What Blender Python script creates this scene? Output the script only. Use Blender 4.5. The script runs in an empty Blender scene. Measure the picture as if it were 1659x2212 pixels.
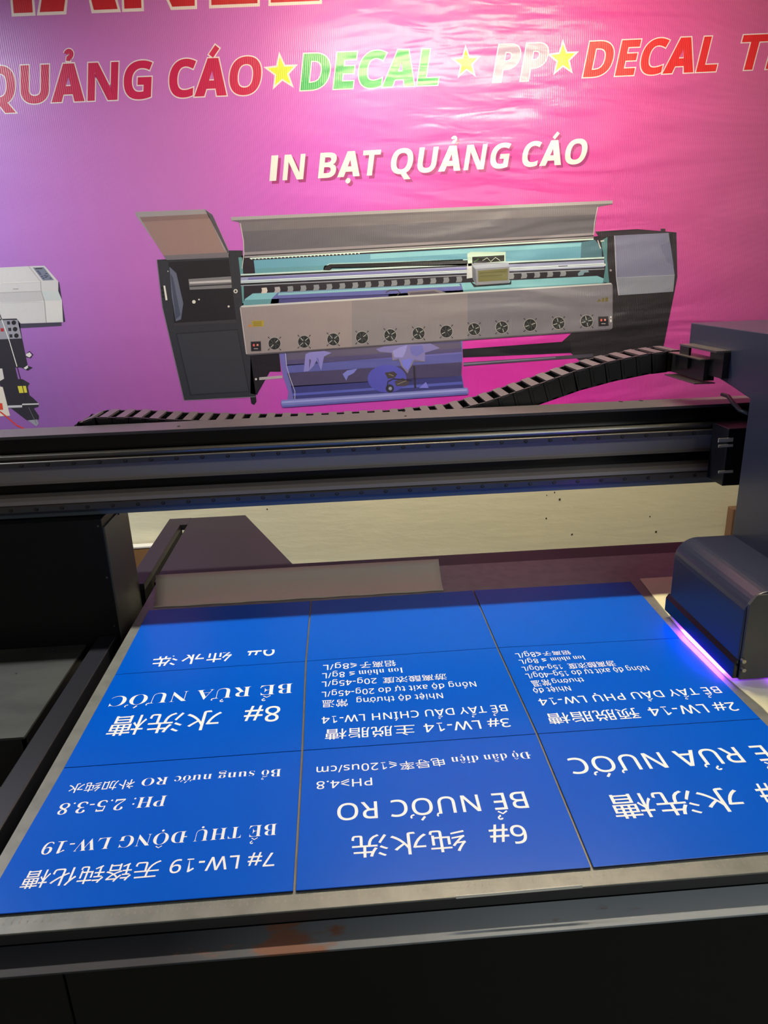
import bpy, bmesh, math, random, unicodedata
from mathutils import Vector, Matrix
random.seed(7)
W, H = 1659, 2212
D = bpy.data
SC = bpy.context.scene
COL = SC.collection

# ------------------------------------------------------------------ camera
# The origin is the near left corner of the sign boards, z = 0 is the top of the print bed (0.8 m above the floor).
FPX = 1542.75
YAW, PITCH, ROLL = 0.05506, 0.32427, -0.03557
CAM = Vector((0.5213, -0.77126, 0.80067))
cy, sy = math.cos(YAW), math.sin(YAW)
FW = Vector((sy * math.cos(PITCH), cy * math.cos(PITCH), -math.sin(PITCH)))
r0 = Vector((cy, -sy, 0)); u0 = r0.cross(FW)
RT = math.cos(ROLL) * r0 + math.sin(ROLL) * u0
UP = -math.sin(ROLL) * r0 + math.cos(ROLL) * u0
cd = D.cameras.new('camera'); cd.sensor_fit = 'VERTICAL'; cd.sensor_height = 36; cd.lens = FPX / H * 36
cd.clip_start = 0.02
cam = D.objects.new('camera', cd); COL.objects.link(cam)
cam.matrix_world = Matrix(((RT.x, UP.x, -FW.x, CAM.x), (RT.y, UP.y, -FW.y, CAM.y), (RT.z, UP.z, -FW.z, CAM.z), (0, 0, 0, 1)))
SC.camera = cam

def ray(x, y):
    return FW + RT * ((x - W / 2) / FPX) - UP * ((y - H / 2) / FPX)
def onz(x, y, z=0.0):
    d = ray(x, y); return CAM + d * ((z - CAM.z) / d.z)
def ony(x, y, Y):
    d = ray(x, y); return CAM + d * ((Y - CAM.y) / d.y)

# ------------------------------------------------------------------ world, lamps, exposure
SC.view_settings.view_transform = 'Standard'
SC.view_settings.look = 'None'
SC.view_settings.exposure = 0.38
SC.view_settings.gamma = 1
SC.view_settings.use_curve_mapping = False
wd = D.worlds.new('world'); SC.world = wd; wd.use_nodes = True
wd.node_tree.nodes['Background'].inputs[0].default_value = (0.75, 0.8, 1.0, 1)
wd.node_tree.nodes['Background'].inputs[1].default_value = 0.12

def area(name, loc, rot, sx, sy_, power, col, spread=math.pi):
    l = D.lights.new(name, 'AREA'); l.shape = 'RECTANGLE'; l.size = sx; l.size_y = sy_
    l.energy = power; l.color = col; l.spread = spread
    o = D.objects.new(name, l); COL.objects.link(o); o.location = loc; o.rotation_euler = rot
    return o
LAMP = (1.02, 1.13, 1.76)
area('tube_light', (LAMP[0], LAMP[1], LAMP[2] - 0.045), (0, 0, 0), 1.15, 0.06, 16, (1.0, 0.90, 0.70))
area('fill_light_left', (-1.45, LAMP[1], LAMP[2] - 0.045), (0, 0, 0), 1.15, 0.06, 31, (0.95, 0.97, 1.0))  # added unseen fill that brightens the left part of the banner
area('fill_light_front', (1.9, -1.7, 1.72), (math.radians(14), 0, 0), 1.2, 0.4, 20, (0.93, 1.0, 0.98))  # added unseen cool fill, lights boards and beam from the front
area('uv_light', (1.270, 0.55, 0.0155), (0, 0, 0), 0.014, 0.18, 0.75, (0.22, 0.035, 1.0))
area('uv_light_front', (1.60, 0.413, 0.0155), (0, 0, 0), 0.5, 0.012, 0.45, (0.25, 0.03, 1.0))

# ------------------------------------------------------------------ materials
def lin(c):
    return tuple(((v / 255) / 12.92 if v / 255 <= 0.04045 else ((v / 255 + 0.055) / 1.055) ** 2.4) for v in c) + (1,)
MATS = {}
def mat(name, rgb, rough=0.5, metal=0.0, spec=0.5, bump=None, emit=None, noise=None, coat=0.0):
    if name in MATS: return MATS[name]
    m = D.materials.new(name); m.use_nodes = True; nt = m.node_tree; b = nt.nodes['Principled BSDF']
    b.inputs['Base Color'].default_value = lin(rgb); b.inputs['Roughness'].default_value = rough
    b.inputs['Metallic'].default_value = metal; b.inputs['Specular IOR Level'].default_value = spec
    b.inputs['Coat Weight'].default_value = coat
    if emit:
        b.inputs['Emission Color'].default_value = lin(emit[0]); b.inputs['Emission Strength'].default_value = emit[1]
    geo = nt.nodes.new('ShaderNodeNewGeometry')
    if noise:            # (scale, second colour, stretch)
        n = nt.nodes.new('ShaderNodeTexNoise'); n.inputs['Scale'].default_value = noise[0]; n.inputs['Detail'].default_value = 6
        mp = nt.nodes.new('ShaderNodeMapping'); mp.inputs['Scale'].default_value = noise[2] if len(noise) > 2 else (1, 1, 1)
        cr = nt.nodes.new('ShaderNodeMapRange'); cr.inputs[1].default_value = 0.4; cr.inputs[2].default_value = 0.68
        mx = nt.nodes.new('ShaderNodeMix'); mx.data_type = 'RGBA'
        mx.inputs[6].default_value = lin(rgb); mx.inputs[7].default_value = lin(noise[1])
        nt.links.new(geo.outputs['Position'], mp.inputs[0]); nt.links.new(mp.outputs[0], n.inputs['Vector'])
        nt.links.new(n.outputs[0], cr.inputs[0]); nt.links.new(cr.outputs[0], mx.inputs[0]); nt.links.new(mx.outputs[2], b.inputs['Base Color'])
    if bump:             # (scale, strength, distance, stretch)
        n = nt.nodes.new('ShaderNodeTexNoise'); n.inputs['Scale'].default_value = bump[0]; n.inputs['Detail'].default_value = 4
        mp = nt.nodes.new('ShaderNodeMapping'); mp.inputs['Scale'].default_value = bump[3] if len(bump) > 3 else (1, 1, 1)
        bp = nt.nodes.new('ShaderNodeBump'); bp.inputs['Strength'].default_value = bump[1]; bp.inputs['Distance'].default_value = bump[2]
        nt.links.new(geo.outputs['Position'], mp.inputs[0]); nt.links.new(mp.outputs[0], n.inputs['Vector'])
        nt.links.new(n.outputs[0], bp.inputs['Height']); nt.links.new(bp.outputs[0], b.inputs['Normal'])
    MATS[name] = m
    return m

# vinyl banner: folds and fine vertical ribs shared by the sheet and everything printed on it
def vinyl_group():
    g = D.node_groups.new('vinyl_surface', 'ShaderNodeTree')
    g.interface.new_socket('Normal', in_out='OUTPUT', socket_type='NodeSocketVector')
    N, L = g.nodes, g.links
    out = N.new('NodeGroupOutput'); geo = N.new('ShaderNodeNewGeometry')
    mp = N.new('ShaderNodeMapping'); mp.inputs['Rotation'].default_value = (0, math.radians(14), 0); mp.inputs['Scale'].default_value = (1.3, 1, 6.5)
    n1 = N.new('ShaderNodeTexNoise'); n1.inputs['Scale'].default_value = 1.0; n1.inputs['Detail'].default_value = 2.5; n1.inputs['Distortion'].default_value = 0.8
    L.new(geo.outputs['Position'], mp.inputs[0]); L.new(mp.outputs[0], n1.inputs['Vector'])
    mp2 = N.new('ShaderNodeMapping'); mp2.inputs['Rotation'].default_value = (0, math.radians(10), 0); mp2.inputs['Scale'].default_value = (5, 1, 22)
    n2 = N.new('ShaderNodeTexNoise'); n2.inputs['Scale'].default_value = 1.0; n2.inputs['Detail'].default_value = 2; n2.inputs['Distortion'].default_value = 0.5
    L.new(geo.outputs['Position'], mp2.inputs[0]); L.new(mp2.outputs[0], n2.inputs['Vector'])
    # the small creases sit round the upper right lettering
    dst = N.new('ShaderNodeVectorMath'); dst.operation = 'DISTANCE'; dst.inputs[1].default_value = (1.05, 1.99, 1.42)
    L.new(geo.outputs['Position'], dst.inputs[0])
    msk = N.new('ShaderNodeMapRange'); msk.inputs[1].default_value = 0.15; msk.inputs[2].default_value = 0.75; msk.inputs[3].default_value = 1; msk.inputs[4].default_value = 0
    L.new(dst.outputs['Value'], msk.inputs[0])
    mm = N.new('ShaderNodeMath'); mm.operation = 'MULTIPLY'; L.new(n2.outputs[0], mm.inputs[0]); L.new(msk.outputs[0], mm.inputs[1])
    dst2 = N.new('ShaderNodeVectorMath'); dst2.operation = 'DISTANCE'; dst2.inputs[1].default_value = (1.7, 1.99, 1.1)
    L.new(geo.outputs['Position'], dst2.inputs[0])
    msk2 = N.new('ShaderNodeMapRange'); msk2.inputs[1].default_value = 0.5; msk2.inputs[2].default_value = 1.5; msk2.inputs[3].default_value = 1; msk2.inputs[4].default_value = 0.12
    L.new(dst2.outputs['Value'], msk2.inputs[0])
    m2 = N.new('ShaderNodeMath'); m2.operation = 'MULTIPLY'; L.new(n1.outputs[0], m2.inputs[0]); L.new(msk2.outputs[0], m2.inputs[1])
    wv = N.new('ShaderNodeTexWave'); wv.bands_direction = 'X'; wv.inputs['Scale'].default_value = 46; wv.inputs['Distortion'].default_value = 0.6
    L.new(geo.outputs['Position'], wv.inputs['Vector'])
    b1 = N.new('ShaderNodeBump'); b1.inputs['Strength'].default_value = 1.0; b1.inputs['Distance'].default_value = 0.020
    b2 = N.new('ShaderNodeBump'); b2.inputs['Strength'].default_value = 1.0; b2.inputs['Distance'].default_value = 0.0045
    b3 = N.new('ShaderNodeBump'); b3.inputs['Strength'].default_value = 0.30; b3.inputs['Distance'].default_value = 0.0006
    L.new(m2.outputs[0], b1.inputs['Height']); L.new(mm.outputs[0], b2.inputs['Height']); L.new(wv.outputs[0], b3.inputs['Height'])
    L.new(b1.outputs[0], b2.inputs['Normal']); L.new(b2.outputs[0], b3.inputs['Normal']); L.new(b3.outputs[0], out.inputs[0])
    return g
VG = vinyl_group()
VROUGH = 0.27
def ink(rgb, name=None):
    key = name or 'print_%d_%d_%d' % tuple(rgb)
    if key in MATS: return MATS[key]
    m = D.materials.new(key); m.use_nodes = True; nt = m.node_tree; b = nt.nodes['Principled BSDF']
    b.inputs['Base Color'].default_value = lin(rgb); b.inputs['Roughness'].default_value = 0.5
    b.inputs['Coat Weight'].default_value = 0.7; b.inputs['Coat Roughness'].default_value = VROUGH
    gn = nt.nodes.new('ShaderNodeGroup'); gn.node_tree = VG; nt.links.new(gn.outputs[0], b.inputs['Normal']); nt.links.new(gn.outputs[0], b.inputs['Coat Normal'])
    MATS[key] = m
    return m
def banner_material():
    m = ink((200, 90, 180), 'printed_gradient'); nt = m.node_tree; N, L = nt.nodes, nt.links; b = N['Principled BSDF']
    geo = N.new('ShaderNodeNewGeometry'); sp = N.new('ShaderNodeSeparateXYZ'); L.new(geo.outputs['Position'], sp.inputs[0])
    def ramp(a, z, cols):
        mr = N.new('ShaderNodeMapRange'); mr.inputs[1].default_value = a; mr.inputs[2].default_value = z
        cr = N.new('ShaderNodeValToRGB'); e = cr.color_ramp.elements
        cr.color_ramp.interpolation = 'EASE'
        e[0].position = cols[0][0]; e[0].color = lin(cols[0][1]); e[1].position = cols[-1][0]; e[1].color = lin(cols[-1][1])
        for p, c in cols[1:-1]:
            k = e.new(p); k.color = lin(c)
        L.new(mr.outputs[0], cr.inputs[0]); return mr, cr
    # diagonal printed blend: violet on the left, magenta in the middle, rose on the right
    nz = N.new('ShaderNodeTexNoise'); nz.inputs['Scale'].default_value = 0.9; nz.inputs['Detail'].default_value = 1
    L.new(geo.outputs['Position'], nz.inputs['Vector'])
    ad = N.new('ShaderNodeMath'); ad.operation = 'MULTIPLY_ADD'; ad.inputs[1].default_value = 0.5; L.new(nz.outputs[0], ad.inputs[0]); L.new(sp.outputs['X'], ad.inputs[2])
    top, ct = ramp(-0.45, 2.45, [(0, (170, 120, 205)), (.22, (188, 112, 200)), (.42, (198, 88, 204)), (.62, (206, 66, 166)), (1, (192, 94, 156))])
    bot, cb = ramp(-0.45, 2.45, [(0, (140, 92, 170)), (.2, (170, 92, 178)), (.4, (204, 68, 196)), (.66, (220, 46, 184)), (1, (194, 80, 160))])
    L.new(ad.outputs[0], top.inputs[0]); L.new(ad.outputs[0], bot.inputs[0])
    mz = N.new('ShaderNodeMapRange'); mz.inputs[1].default_value = 0.25; mz.inputs[2].default_value = 1.0; mz.interpolation_type = 'SMOOTHSTEP'
    L.new(sp.outputs['Z'], mz.inputs[0])
    mx = N.new('ShaderNodeMix'); mx.data_type = 'RGBA'; L.new(mz.outputs[0], mx.inputs[0]); L.new(cb.outputs[0], mx.inputs[6]); L.new(ct.outputs[0], mx.inputs[7])
    L.new(mx.outputs[2], b.inputs['Base Color'])
    return m

BLACK = mat('black_powder_coat', (20, 20, 24), 0.42, bump=(260, 0.12, 0.0004))
BLACKGLOSS = mat('black_gloss_panel', (9, 10, 15), 0.22)
NAVY = mat('dark_blue_black_paint', (34, 38, 50), 0.40, bump=(200, 0.1, 0.0004))
GREYPAINT = mat('grey_black_paint', (56, 56, 58), 0.45)
ALU = mat('brushed_aluminium', (150, 148, 142), 0.33, 1.0, bump=(40, 0.15, 0.0006, (0.3, 12, 40)))
ALUDARK = mat('anodised_dark_aluminium', (158, 150, 144), 0.5, 0.1, spec=0.3)
STEEL = mat('dark_rail_steel', (92, 88, 85), 0.38, 0.3)
BLUEGREY = mat('blue_grey_extrusion', (104, 114, 124), 0.45, 0.2)
BED = mat('bed_aluminium', (126, 129, 124), 0.42, 0.15, noise=(30, (112, 116, 112), (1, 1, 1)), bump=(120, 0.1, 0.0005))
REAR = mat('rear_plate_black', (42, 39, 45), 0.46, spec=0.35)
CREAM = mat('cream_painted_plaster', (250, 249, 222), 0.6, noise=(1.4, (242, 242, 216)), bump=(9, 0.35, 0.006, (1, 1, 3.2)))
CARDB = mat('brown_cardboard', (150, 112, 70), 0.8, noise=(20, (140, 104, 64)))
WHITE = mat('white_ink', (240, 246, 250), 0.5)
DARKHOLE = mat('dark_hole', (4, 4, 6), 0.8)
PAPER = mat('cream_media_sheet', (226, 214, 190), 0.55)
MEDIA = mat('yellow_white_media_board', (238, 236, 196), 0.45)
BLUE = mat('blue_board_face', (0, 88, 208), 0.26, spec=0.16)
EDGE = mat('board_edge_core', (22, 26, 60), 0.5)
FLOOR = mat('grey_floor_tile', (96, 94, 90), 0.5, noise=(3, (82, 80, 78)))

# ------------------------------------------------------------------ mesh helpers
WPOS = {}
def wpos(o):
    return WPOS.get(o.name, Vector((0, 0, 0))) if o else Vector((0, 0, 0))
def link(name, bm, m, parent=None, bevel=0.0, smooth=False, seg=2):
    me = D.meshes.new(name)
    if parent is not None: bmesh.ops.translate(bm, verts=bm.verts, vec=-wpos(parent))
    bm.to_mesh(me); bm.free()
    ms = m if isinstance(m, (list, tuple)) else [m]
    for x in ms: me.materials.append(x)
    o = D.objects.new(name, me); COL.objects.link(o)
    if parent is not None:
        o.parent = parent
        WPOS[o.name] = wpos(parent).copy()
    if smooth:
        for p in me.polygons: p.use_smooth = True
    if bevel:
        b = o.modifiers.new('bevel', 'BEVEL'); b.width = bevel; b.segments = seg; b.limit_method = 'ANGLE'; b.angle_limit = math.radians(40)
    return o
def tag(o, label, cat=None, group=None, kind=None):
    o['label'] = label
    if cat: o['category'] = cat
    if group: o['group'] = group
    if kind: o['kind'] = kind
    return o
def thing(name, loc, label, cat, group=None):
    o = D.objects.new(name, None); COL.objects.link(o); o.location = loc; o.empty_display_size = 0.05
    WPOS[o.name] = Vector(loc)
    return tag(o, label, cat, group)
def box(bm, x0, x1, y0, y1, z0, z1, mi=0):
    v = [bm.verts.new((x, y, z)) for z in (z0, z1) for y in (y0, y1) for x in (x0, x1)]
    for f in ((0, 2, 3, 1), (4, 5, 7, 6), (0, 1, 5, 4), (2, 6, 7, 3), (0, 4, 6, 2), (1, 3, 7, 5)):
        bm.faces.new([v[i] for i in f]).material_index = mi
def BX(name, m, x0, x1, y0, y1, z0, z1, parent=None, bevel=0.0):
    bm = bmesh.new(); box(bm, x0, x1, y0, y1, z0, z1); return link(name, bm, m, parent, bevel)
def prism(bm, pts, vec):
    """closed prism: polygon of 3-D points extruded by a vector"""
    a = [bm.verts.new(p) for p in pts]; b = [bm.verts.new(Vector(p) + Vector(vec)) for p in pts]
    n = len(pts); fs = [bm.faces.new(a), bm.faces.new(b[::-1])]
    for i in range(n):
        fs.append(bm.faces.new([a[i], b[i], b[(i + 1) % n], a[(i + 1) % n]]))
    bmesh.ops.recalc_face_normals(bm, faces=fs)
def PR(name, m, pts, vec, parent=None, bevel=0.0, seg=2):
    bm = bmesh.new(); prism(bm, pts, vec); return link(name, bm, m, parent, bevel, seg=seg)
def yz(x, pts): return [(x, y, z) for y, z in pts]
def cyl(bm, c, axis, r, h, n=16, r2=None):
    q = Vector(axis).to_track_quat('Z', 'Y').to_matrix().to_4x4()
    bmesh.ops.create_cone(bm, cap_ends=True, segments=n, radius1=r, radius2=r if r2 is None else r2, depth=h, matrix=Matrix.Translation(c) @ q)
def CY(name, m, c, axis, r, h, parent=None, n=16, bevel=0.0):
    bm = bmesh.new(); cyl(bm, c, axis, r, h, n); return link(name, bm, m, parent, bevel)
def tube(bm, pts, r, n=8):
    pts = [Vector(p) for p in pts]; rings = []
    for i, p in enumerate(pts):
        t = (pts[min(i + 1, len(pts) - 1)] - pts[max(i - 1, 0)]).normalized()
        a = t.orthogonal().normalized(); b = t.cross(a)
        rings.append([bm.verts.new(p + (a * math.cos(2 * math.pi * k / n) + b * math.sin(2 * math.pi * k / n)) * r) for k in range(n)])
    for i in range(len(rings) - 1):
        for k in range(n):
            bm.faces.new([rings[i][k], rings[i][(k + 1) % n], rings[i + 1][(k + 1) % n], rings[i + 1][k]])
    bm.faces.new(rings[0][::-1]); bm.faces.new(rings[-1])

# ------------------------------------------------------------------ lettering (glyph outlines from the built-in font)
GC = {}
def glyph_raw(ch, off):
    k = (ch, round(off, 5))
    if k in GC: return GC[k]
    c = D.curves.new('tmp', 'FONT'); c.body = ch; c.size = 1.0; c.offset = off; c.resolution_u = 4; c.dimensions = '2D'; c.fill_mode = 'FRONT'
    o = D.objects.new('tmp', c); COL.objects.link(o)
    dg = bpy.context.evaluated_depsgraph_get(); me = o.evaluated_get(dg).to_mesh()
    vs = [(v.co.x, v.co.y) for v in me.vertices] if me else []
    fs = [tuple(p.vertices) for p in me.polygons] if me else []
    o.evaluated_get(dg).to_mesh_clear(); D.objects.remove(o); D.curves.remove(c)
    GC[k] = (vs, fs); return GC[k]
AC = {}
def advance(ch):
    if ch in AC: return AC[ch]
    def wid(s):
        v = glyph_raw(s, 0)[0]; return max(p[0] for p in v) - min(p[0] for p in v)
    AC[ch] = wid('H' + ch + 'H') - wid('HH'); return AC[ch]
def mapch(c, style):
    o = ord(c)
    if style == 'serif':
        if 65 <= o <= 90: return chr(0x1D400 + o - 65)
        if 97 <= o <= 122: return chr(0x1D41A + o - 97)
        if 48 <= o <= 57: return chr(0x1D7CE + o - 48)
    if style == 'bold' and 65 <= o <= 90: return chr(0x1D5D4 + o - 65)
    if style == 'sans':
        if 65 <= o <= 90: return chr(0x1D5A0 + o - 65)
        if 97 <= o <= 122: return chr(0x1D5BA + o - 97)
        if 48 <= o <= 57: return chr(0x1D7E2 + o - 48)
    return c
def thick(pl, t):
    """strip quads along a polyline"""
    out = []
    n = len(pl); L = []; R = []
    for i, p in enumerate(pl):
        a = Vector(pl[max(i - 1, 0)]); b = Vector(pl[min(i + 1, n - 1)]); d = (b - a).normalized(); nn = Vector((-d.y, d.x)) * t / 2
        L.append(Vector(p) + nn); R.append(Vector(p) - nn)
    for i in range(n - 1): out.append([L[i], R[i], R[i + 1], L[i + 1]])
    return out
def marks(marklist, x0, x1, top, base, unit, t, o, upper):
    """accent polygons round a base glyph box; unit = cap height"""
    cx = (x0 + x1) / 2; P = []; tt = t + 2 * o; y = top + 0.10 * unit; e = o
    if '\u0302' in marklist:
        w = 0.20 * unit; h = 0.15 * unit
        P += thick([(cx - w - e, y - e * .7), (cx, y + h), (cx + w + e, y - e * .7)], tt * .8); y += h + 0.07 * unit
        oth = cx + 0.16 * unit
    else: oth = cx
    for m in marklist:
        if m == '\u0301': P += thick([(oth - 0.06 * unit - e * .5, y - 0.01 * unit - e), (oth + 0.10 * unit + e * .5, y + 0.20 * unit + e)], tt * 1.05)
        if m == '\u0300': P += thick([(oth + 0.08 * unit, y - 0.01 * unit), (oth - 0.10 * unit, y + 0.17 * unit)], tt)
        if m == '\u0309':
            r = 0.085 * unit; c0 = (oth, y + 0.16 * unit)
            pts = [(c0[0] + r * math.cos(a), c0[1] + r * math.sin(a)) for a in [math.radians(v) for v in range(170, -91, -26)]]
            P += thick(pts + [(oth - 0.01 * unit, y - e)], tt * .8)
        if m == '\u0303':
            P += thick([(cx + (k / 8 - .5) * 0.42 * unit, y + 0.05 * unit + 0.05 * unit * math.sin(k / 8 * 2 * math.pi)) for k in range(9)], tt * .8)
        if m == '\u0323':
            r = 0.075 * unit + t * .25 + e; c0 = (cx, base - 0.17 * unit)
            P.append([Vector((c0[0] + r * math.cos(a), c0[1] + r * math.sin(a))) for a in [k * math.pi / 4 + math.pi / 8 for k in range(8)]])
        if m == '\u031b':
            yy = top - 0.02 * unit
            P += thick([(x1 - 0.06 * unit, yy - 0.03 * unit), (x1 + 0.06 * unit, yy + 0.01 * unit), (x1 + 0.10 * unit, yy + 0.10 * unit), (x1 + 0.06 * unit, yy + 0.17 * unit)], tt * .85)
    return P
MARK = Vector((0, 0, 0))
STROKE = {'sans': 0.10, 'serif': 0.08, 'bold': 0.17, 'cjk': 0.08}
def layout(text, style, off, tracking=0.0):
    """returns polygons [(x,y)...], and the box of the base glyphs"""
    polys = []; x = 0.0; bx = [1e9, -1e9]; by = [1e9, -1e9]
    cap = max(p[1] for p in glyph_raw(mapch('H', style), 0)[0]) if style != 'cjk' else 0.75
    for ch in text:
        if ch == ' ': x += 0.27 if style != 'cjk' else 0.5; continue
        base = ch; ml = ''
        if ch in 'đĐ': base = 'd' if ch == 'đ' else 'D'
        elif ord(ch) < 0x2000:
            n = unicodedata.normalize('NFD', ch); base, ml = n[0], n[1:]
        gch = mapch(base, style)
        o = 0.0 if (base == 'g' and style == 'sans') else off
        vs, fs = glyph_raw(gch, o)
        if not vs: continue
        vs0 = glyph_raw(gch, 0)[0]
        a = advance(gch)
        for f in fs: polys.append([(vs[i][0] + x, vs[i][1]) for i in f])
        if base == 'A' and style in ('sans', 'bold'):
            aw = max(v[0] for v in vs0) - min(v[0] for v in vs0); ax = min(v[0] for v in vs0) + x; ah = max(v[1] for v in vs0)
            t = (0.27 if style == 'bold' else 0.15) * ah; e = off; polys = polys[:-len(fs)] if fs else polys
            xm = ax + aw / 2; tw = t * .56; y0, y1 = ah * .20 - e, ah * .20 + t * .72 + e; yi = ah - t * 1.25 + e
            for sg in (-1, 1):
                xo = aw / 2 + e * 1.3; xi = aw / 2 - t - e          # outer and inner foot, from the centre line
                f = lambda yy: xi * (1 - (yy + e) / (yi + e)) if yi > yy else 0
                pl = [(xo, -e), (xi, -e), (f(y0), y0), (0, y0), (0, y1), (f(y1), y1), (0, max(yi, y1)), (0, ah + e), (tw + e * .8, ah + e)]
                polys.append([(xm + sg * px, py) for px, py in pl])
        gx0 = min(v[0] for v in vs0) + x; gx1 = max(v[0] for v in vs0) + x; gy0 = min(v[1] for v in vs0); gy1 = max(v[1] for v in vs0)
        t = STROKE[style] * cap
        eo = max(off, 0) if style == 'bold' else 0
        if style == 'bold': t = 0.13 * cap; 
        if base == 'i' and any(m in ml for m in '\u0301\u0302'): gy1 = gy0 + (gy1 - gy0) * .72
        for p in marks(ml, gx0, gx1, gy1, gy0, cap, t, eo, base.isupper()): polys.append(([(q[0], q[1]) for q in p],))
        if ch == 'Đ': polys += [([(q[0], q[1]) for q in p],) for p in thick([(gx0 - 0.05 * cap, cap * .5), (gx0 + 0.34 * cap, cap * .5)], t * .9)]
        if ch == 'đ': polys += [([(q[0], q[1]) for q in p],) for p in thick([(gx1 - 0.32 * cap, cap * .86), (gx1 + 0.08 * cap, cap * .86)], t * .8)]
        if style == 'sans' and base == '1':
            c0 = gx1 - t * .55; polys += [([(q[0], q[1]) for q in p],) for p in thick([(c0 - .2 * cap, t * .45), (c0 + .2 * cap, t * .45)], t * .9)]
        bx = [min(bx[0], gx0), max(bx[1], gx1)]; by = [min(by[0], gy0), max(by[1], gy1)]
        if base == 'I' and style == 'bold':
            polys = polys[:-len(fs)]; c0 = (gx0 + gx1) / 2; hw = 0.14 * cap + off
            polys.append([(c0 - hw, -off), (c0 + hw, -off), (c0 + hw, cap + off), (c0 - hw, cap + off)])
        x += a + tracking
    return polys, bx, (by if style == 'cjk' else [0, cap])
def place_text(bm, text, style, O, U, V, off=0.0, shear=0.0, lift=Vector((0, 0, 0)), mi=0, tracking=0.0):
    """O = lower left of the base box, U = full width vector, V = full height vector"""
    polys, bx, by = layout(text, style, off, tracking)
    MARK = Vector((0, 0, 0.00007)) if abs(U.z) < 1e-4 else Vector((0, -0.00007, 0))
    w = bx[1] - bx[0]; h = by[1] - by[0]
    for p in polys:
        vs = []
        if isinstance(p, tuple): p = p[0]; lf = lift + MARK * (1 if True else 0)
        else: lf = lift
        for (x, y) in p:
            yy = (y - by[0]) / h
            vs.append(bm.verts.new(O + U * ((x - bx[0]) / w) + V * yy + U.normalized() * (shear * V.length * yy) + lf))
        if len(vs) > 2:
            try: bm.faces.new(vs)
            except ValueError: pass
def orient(bm, n):
    n = Vector(n)
    for f in bm.faces:
        f.normal_update()
        if f.normal.dot(n) < 0: f.normal_flip()

# ================================================================== THE ROOM
WY = 2.0                      # the rear wall
fl = BX('floor', FLOOR, -3.2, 4.6, -3.4, WY + 0.1, -0.9, -0.8); tag(fl, 'grey floor under the printer', kind='structure')
wl = BX('wall_rear', CREAM, -3.2, 4.6, WY, WY + 0.1, -0.8, 1.9); tag(wl, 'cream painted rear wall with small dark specks', kind='structure')
WALLW = mat('pale_wall_paint', (170, 168, 160), 0.8)
tag(BX('wall_left', WALLW, -3.3, -3.2, -3.4, WY + 0.1, -0.8, 1.9), 'pale side wall, left', kind='structure')
tag(BX('wall_right', WALLW, 4.6, 4.7, -3.4, WY + 0.1, -0.8, 1.9), 'pale side wall, right', kind='structure')
tag(BX('wall_front', WALLW, -3.2, 4.6, -3.5, -3.4, -0.8, 1.9), 'pale wall behind the camera', kind='structure')
tag(BX('ceiling', mat('ceiling_paint', (150, 146, 138), 0.8), -3.2, 4.6, -3.4, WY + 0.1, 1.9, 2.0), 'plain ceiling', kind='structure')
# specks on the wall paint (nail holes and dirt)
bm = bmesh.new()
for (x, y, r) in ((1209, 1079, 3), (1180, 1120, 2.4), (1198, 1064, 2), (1181, 1070, 1.5), (1235, 1155, 2), (1417, 1149, 3), (1404, 1116, 2), (577, 1100, 2), (1236, 1154, 2)):
    c = ony(x, y, WY - 0.001); rr = r * 0.0018
    bm.faces.new([bm.verts.new((c.x + rr * math.cos(a) * .8, c.y, c.z + rr * math.sin(a))) for a in [k * math.pi / 4 for k in range(8)]])
orient(bm, (0, -1, 0)); link('wall_specks', bm, mat('speck_brown', (70, 55, 45), 0.8), wl)

# ceiling lamp above the gantry, and added unseen housings for the fill lights
def ceiling_lamp(x, y, z, label, tube_mat=None):
    t = thing('ceiling_lamp', (x, y, 1.9), label, 'lamp')
    BX('lamp_body', mat('lamp_white', (225, 225, 220), 0.5), x - .62, x + .62, y - .03, y + .03, z, z + 0.04, t, 0.004)
    if tube_mat: CY('lamp_tube', tube_mat, (x, y, z - 0.022), (1, 0, 0), 0.018, 1.15, t, 16)
    for dx in (-.4, .4):
        BX('hanger', ALUDARK, x + dx - .005, x + dx + .005, y - .005, y + .005, z + 0.04, 1.9, t)
ceiling_lamp(LAMP[0], LAMP[1], LAMP[2], 'white batten lamp with a warm tube, above the printer beam', mat('warm_tube', (255, 255, 255), 0.5, emit=((255, 226, 178), 86)))
ceiling_lamp(-1.45, LAMP[1], LAMP[2], 'added white batten housing of the unseen fill light, above the left beam end')  # housing added round the left fill light
ceiling_lamp(1.9, -1.7, 1.78, 'added white batten housing of the unseen fill light behind the camera')  # housing added above the front fill light

# things standing on the floor by the wall
pL = ony(285, 1182, 1.95); pb = ony(300, 1226, 1.90)
c1 = thing('cardboard_box', (-0.6, 1.9, -0.8), 'brown cardboard with a highlight painted along its top edge, behind the left black post', 'box')
BX('box_body', CARDB, -1.0, -0.22, 1.95, 1.985, -0.8, pL.z - 0.006, c1)
BX('top_strip', mat('top_edge_highlight', (232, 232, 226), 0.6), -1.0, -0.22, 1.948, 1.985, pL.z - 0.006, pL.z, c1)  # edge highlight painted as a pale strip along the box top
BX('blue_tarpaulin_roll', mat('blue_tarpaulin', (20, 60, 150), 0.5), -0.9, -0.2, 1.86, 1.90, -0.8, pb.z, None, 0.01)
tag(D.objects['blue_tarpaulin_roll'], 'blue sheet edge just showing under the brown box, beside the black post', 'tarpaulin')
pR = ony(1584, 1100, 1.94)
c2 = BX('cardboard_carton', mat('dark_cardboard', (118, 88, 68), 0.8), pR.x, pR.x + 0.5, 1.94, 1.985, -0.8, pR.z, None, 0.004)
tag(c2, 'tall brown cardboard carton against the cream wall, behind the print carriage', 'box')
pf = onz(0, 1655, -0.79)
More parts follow.
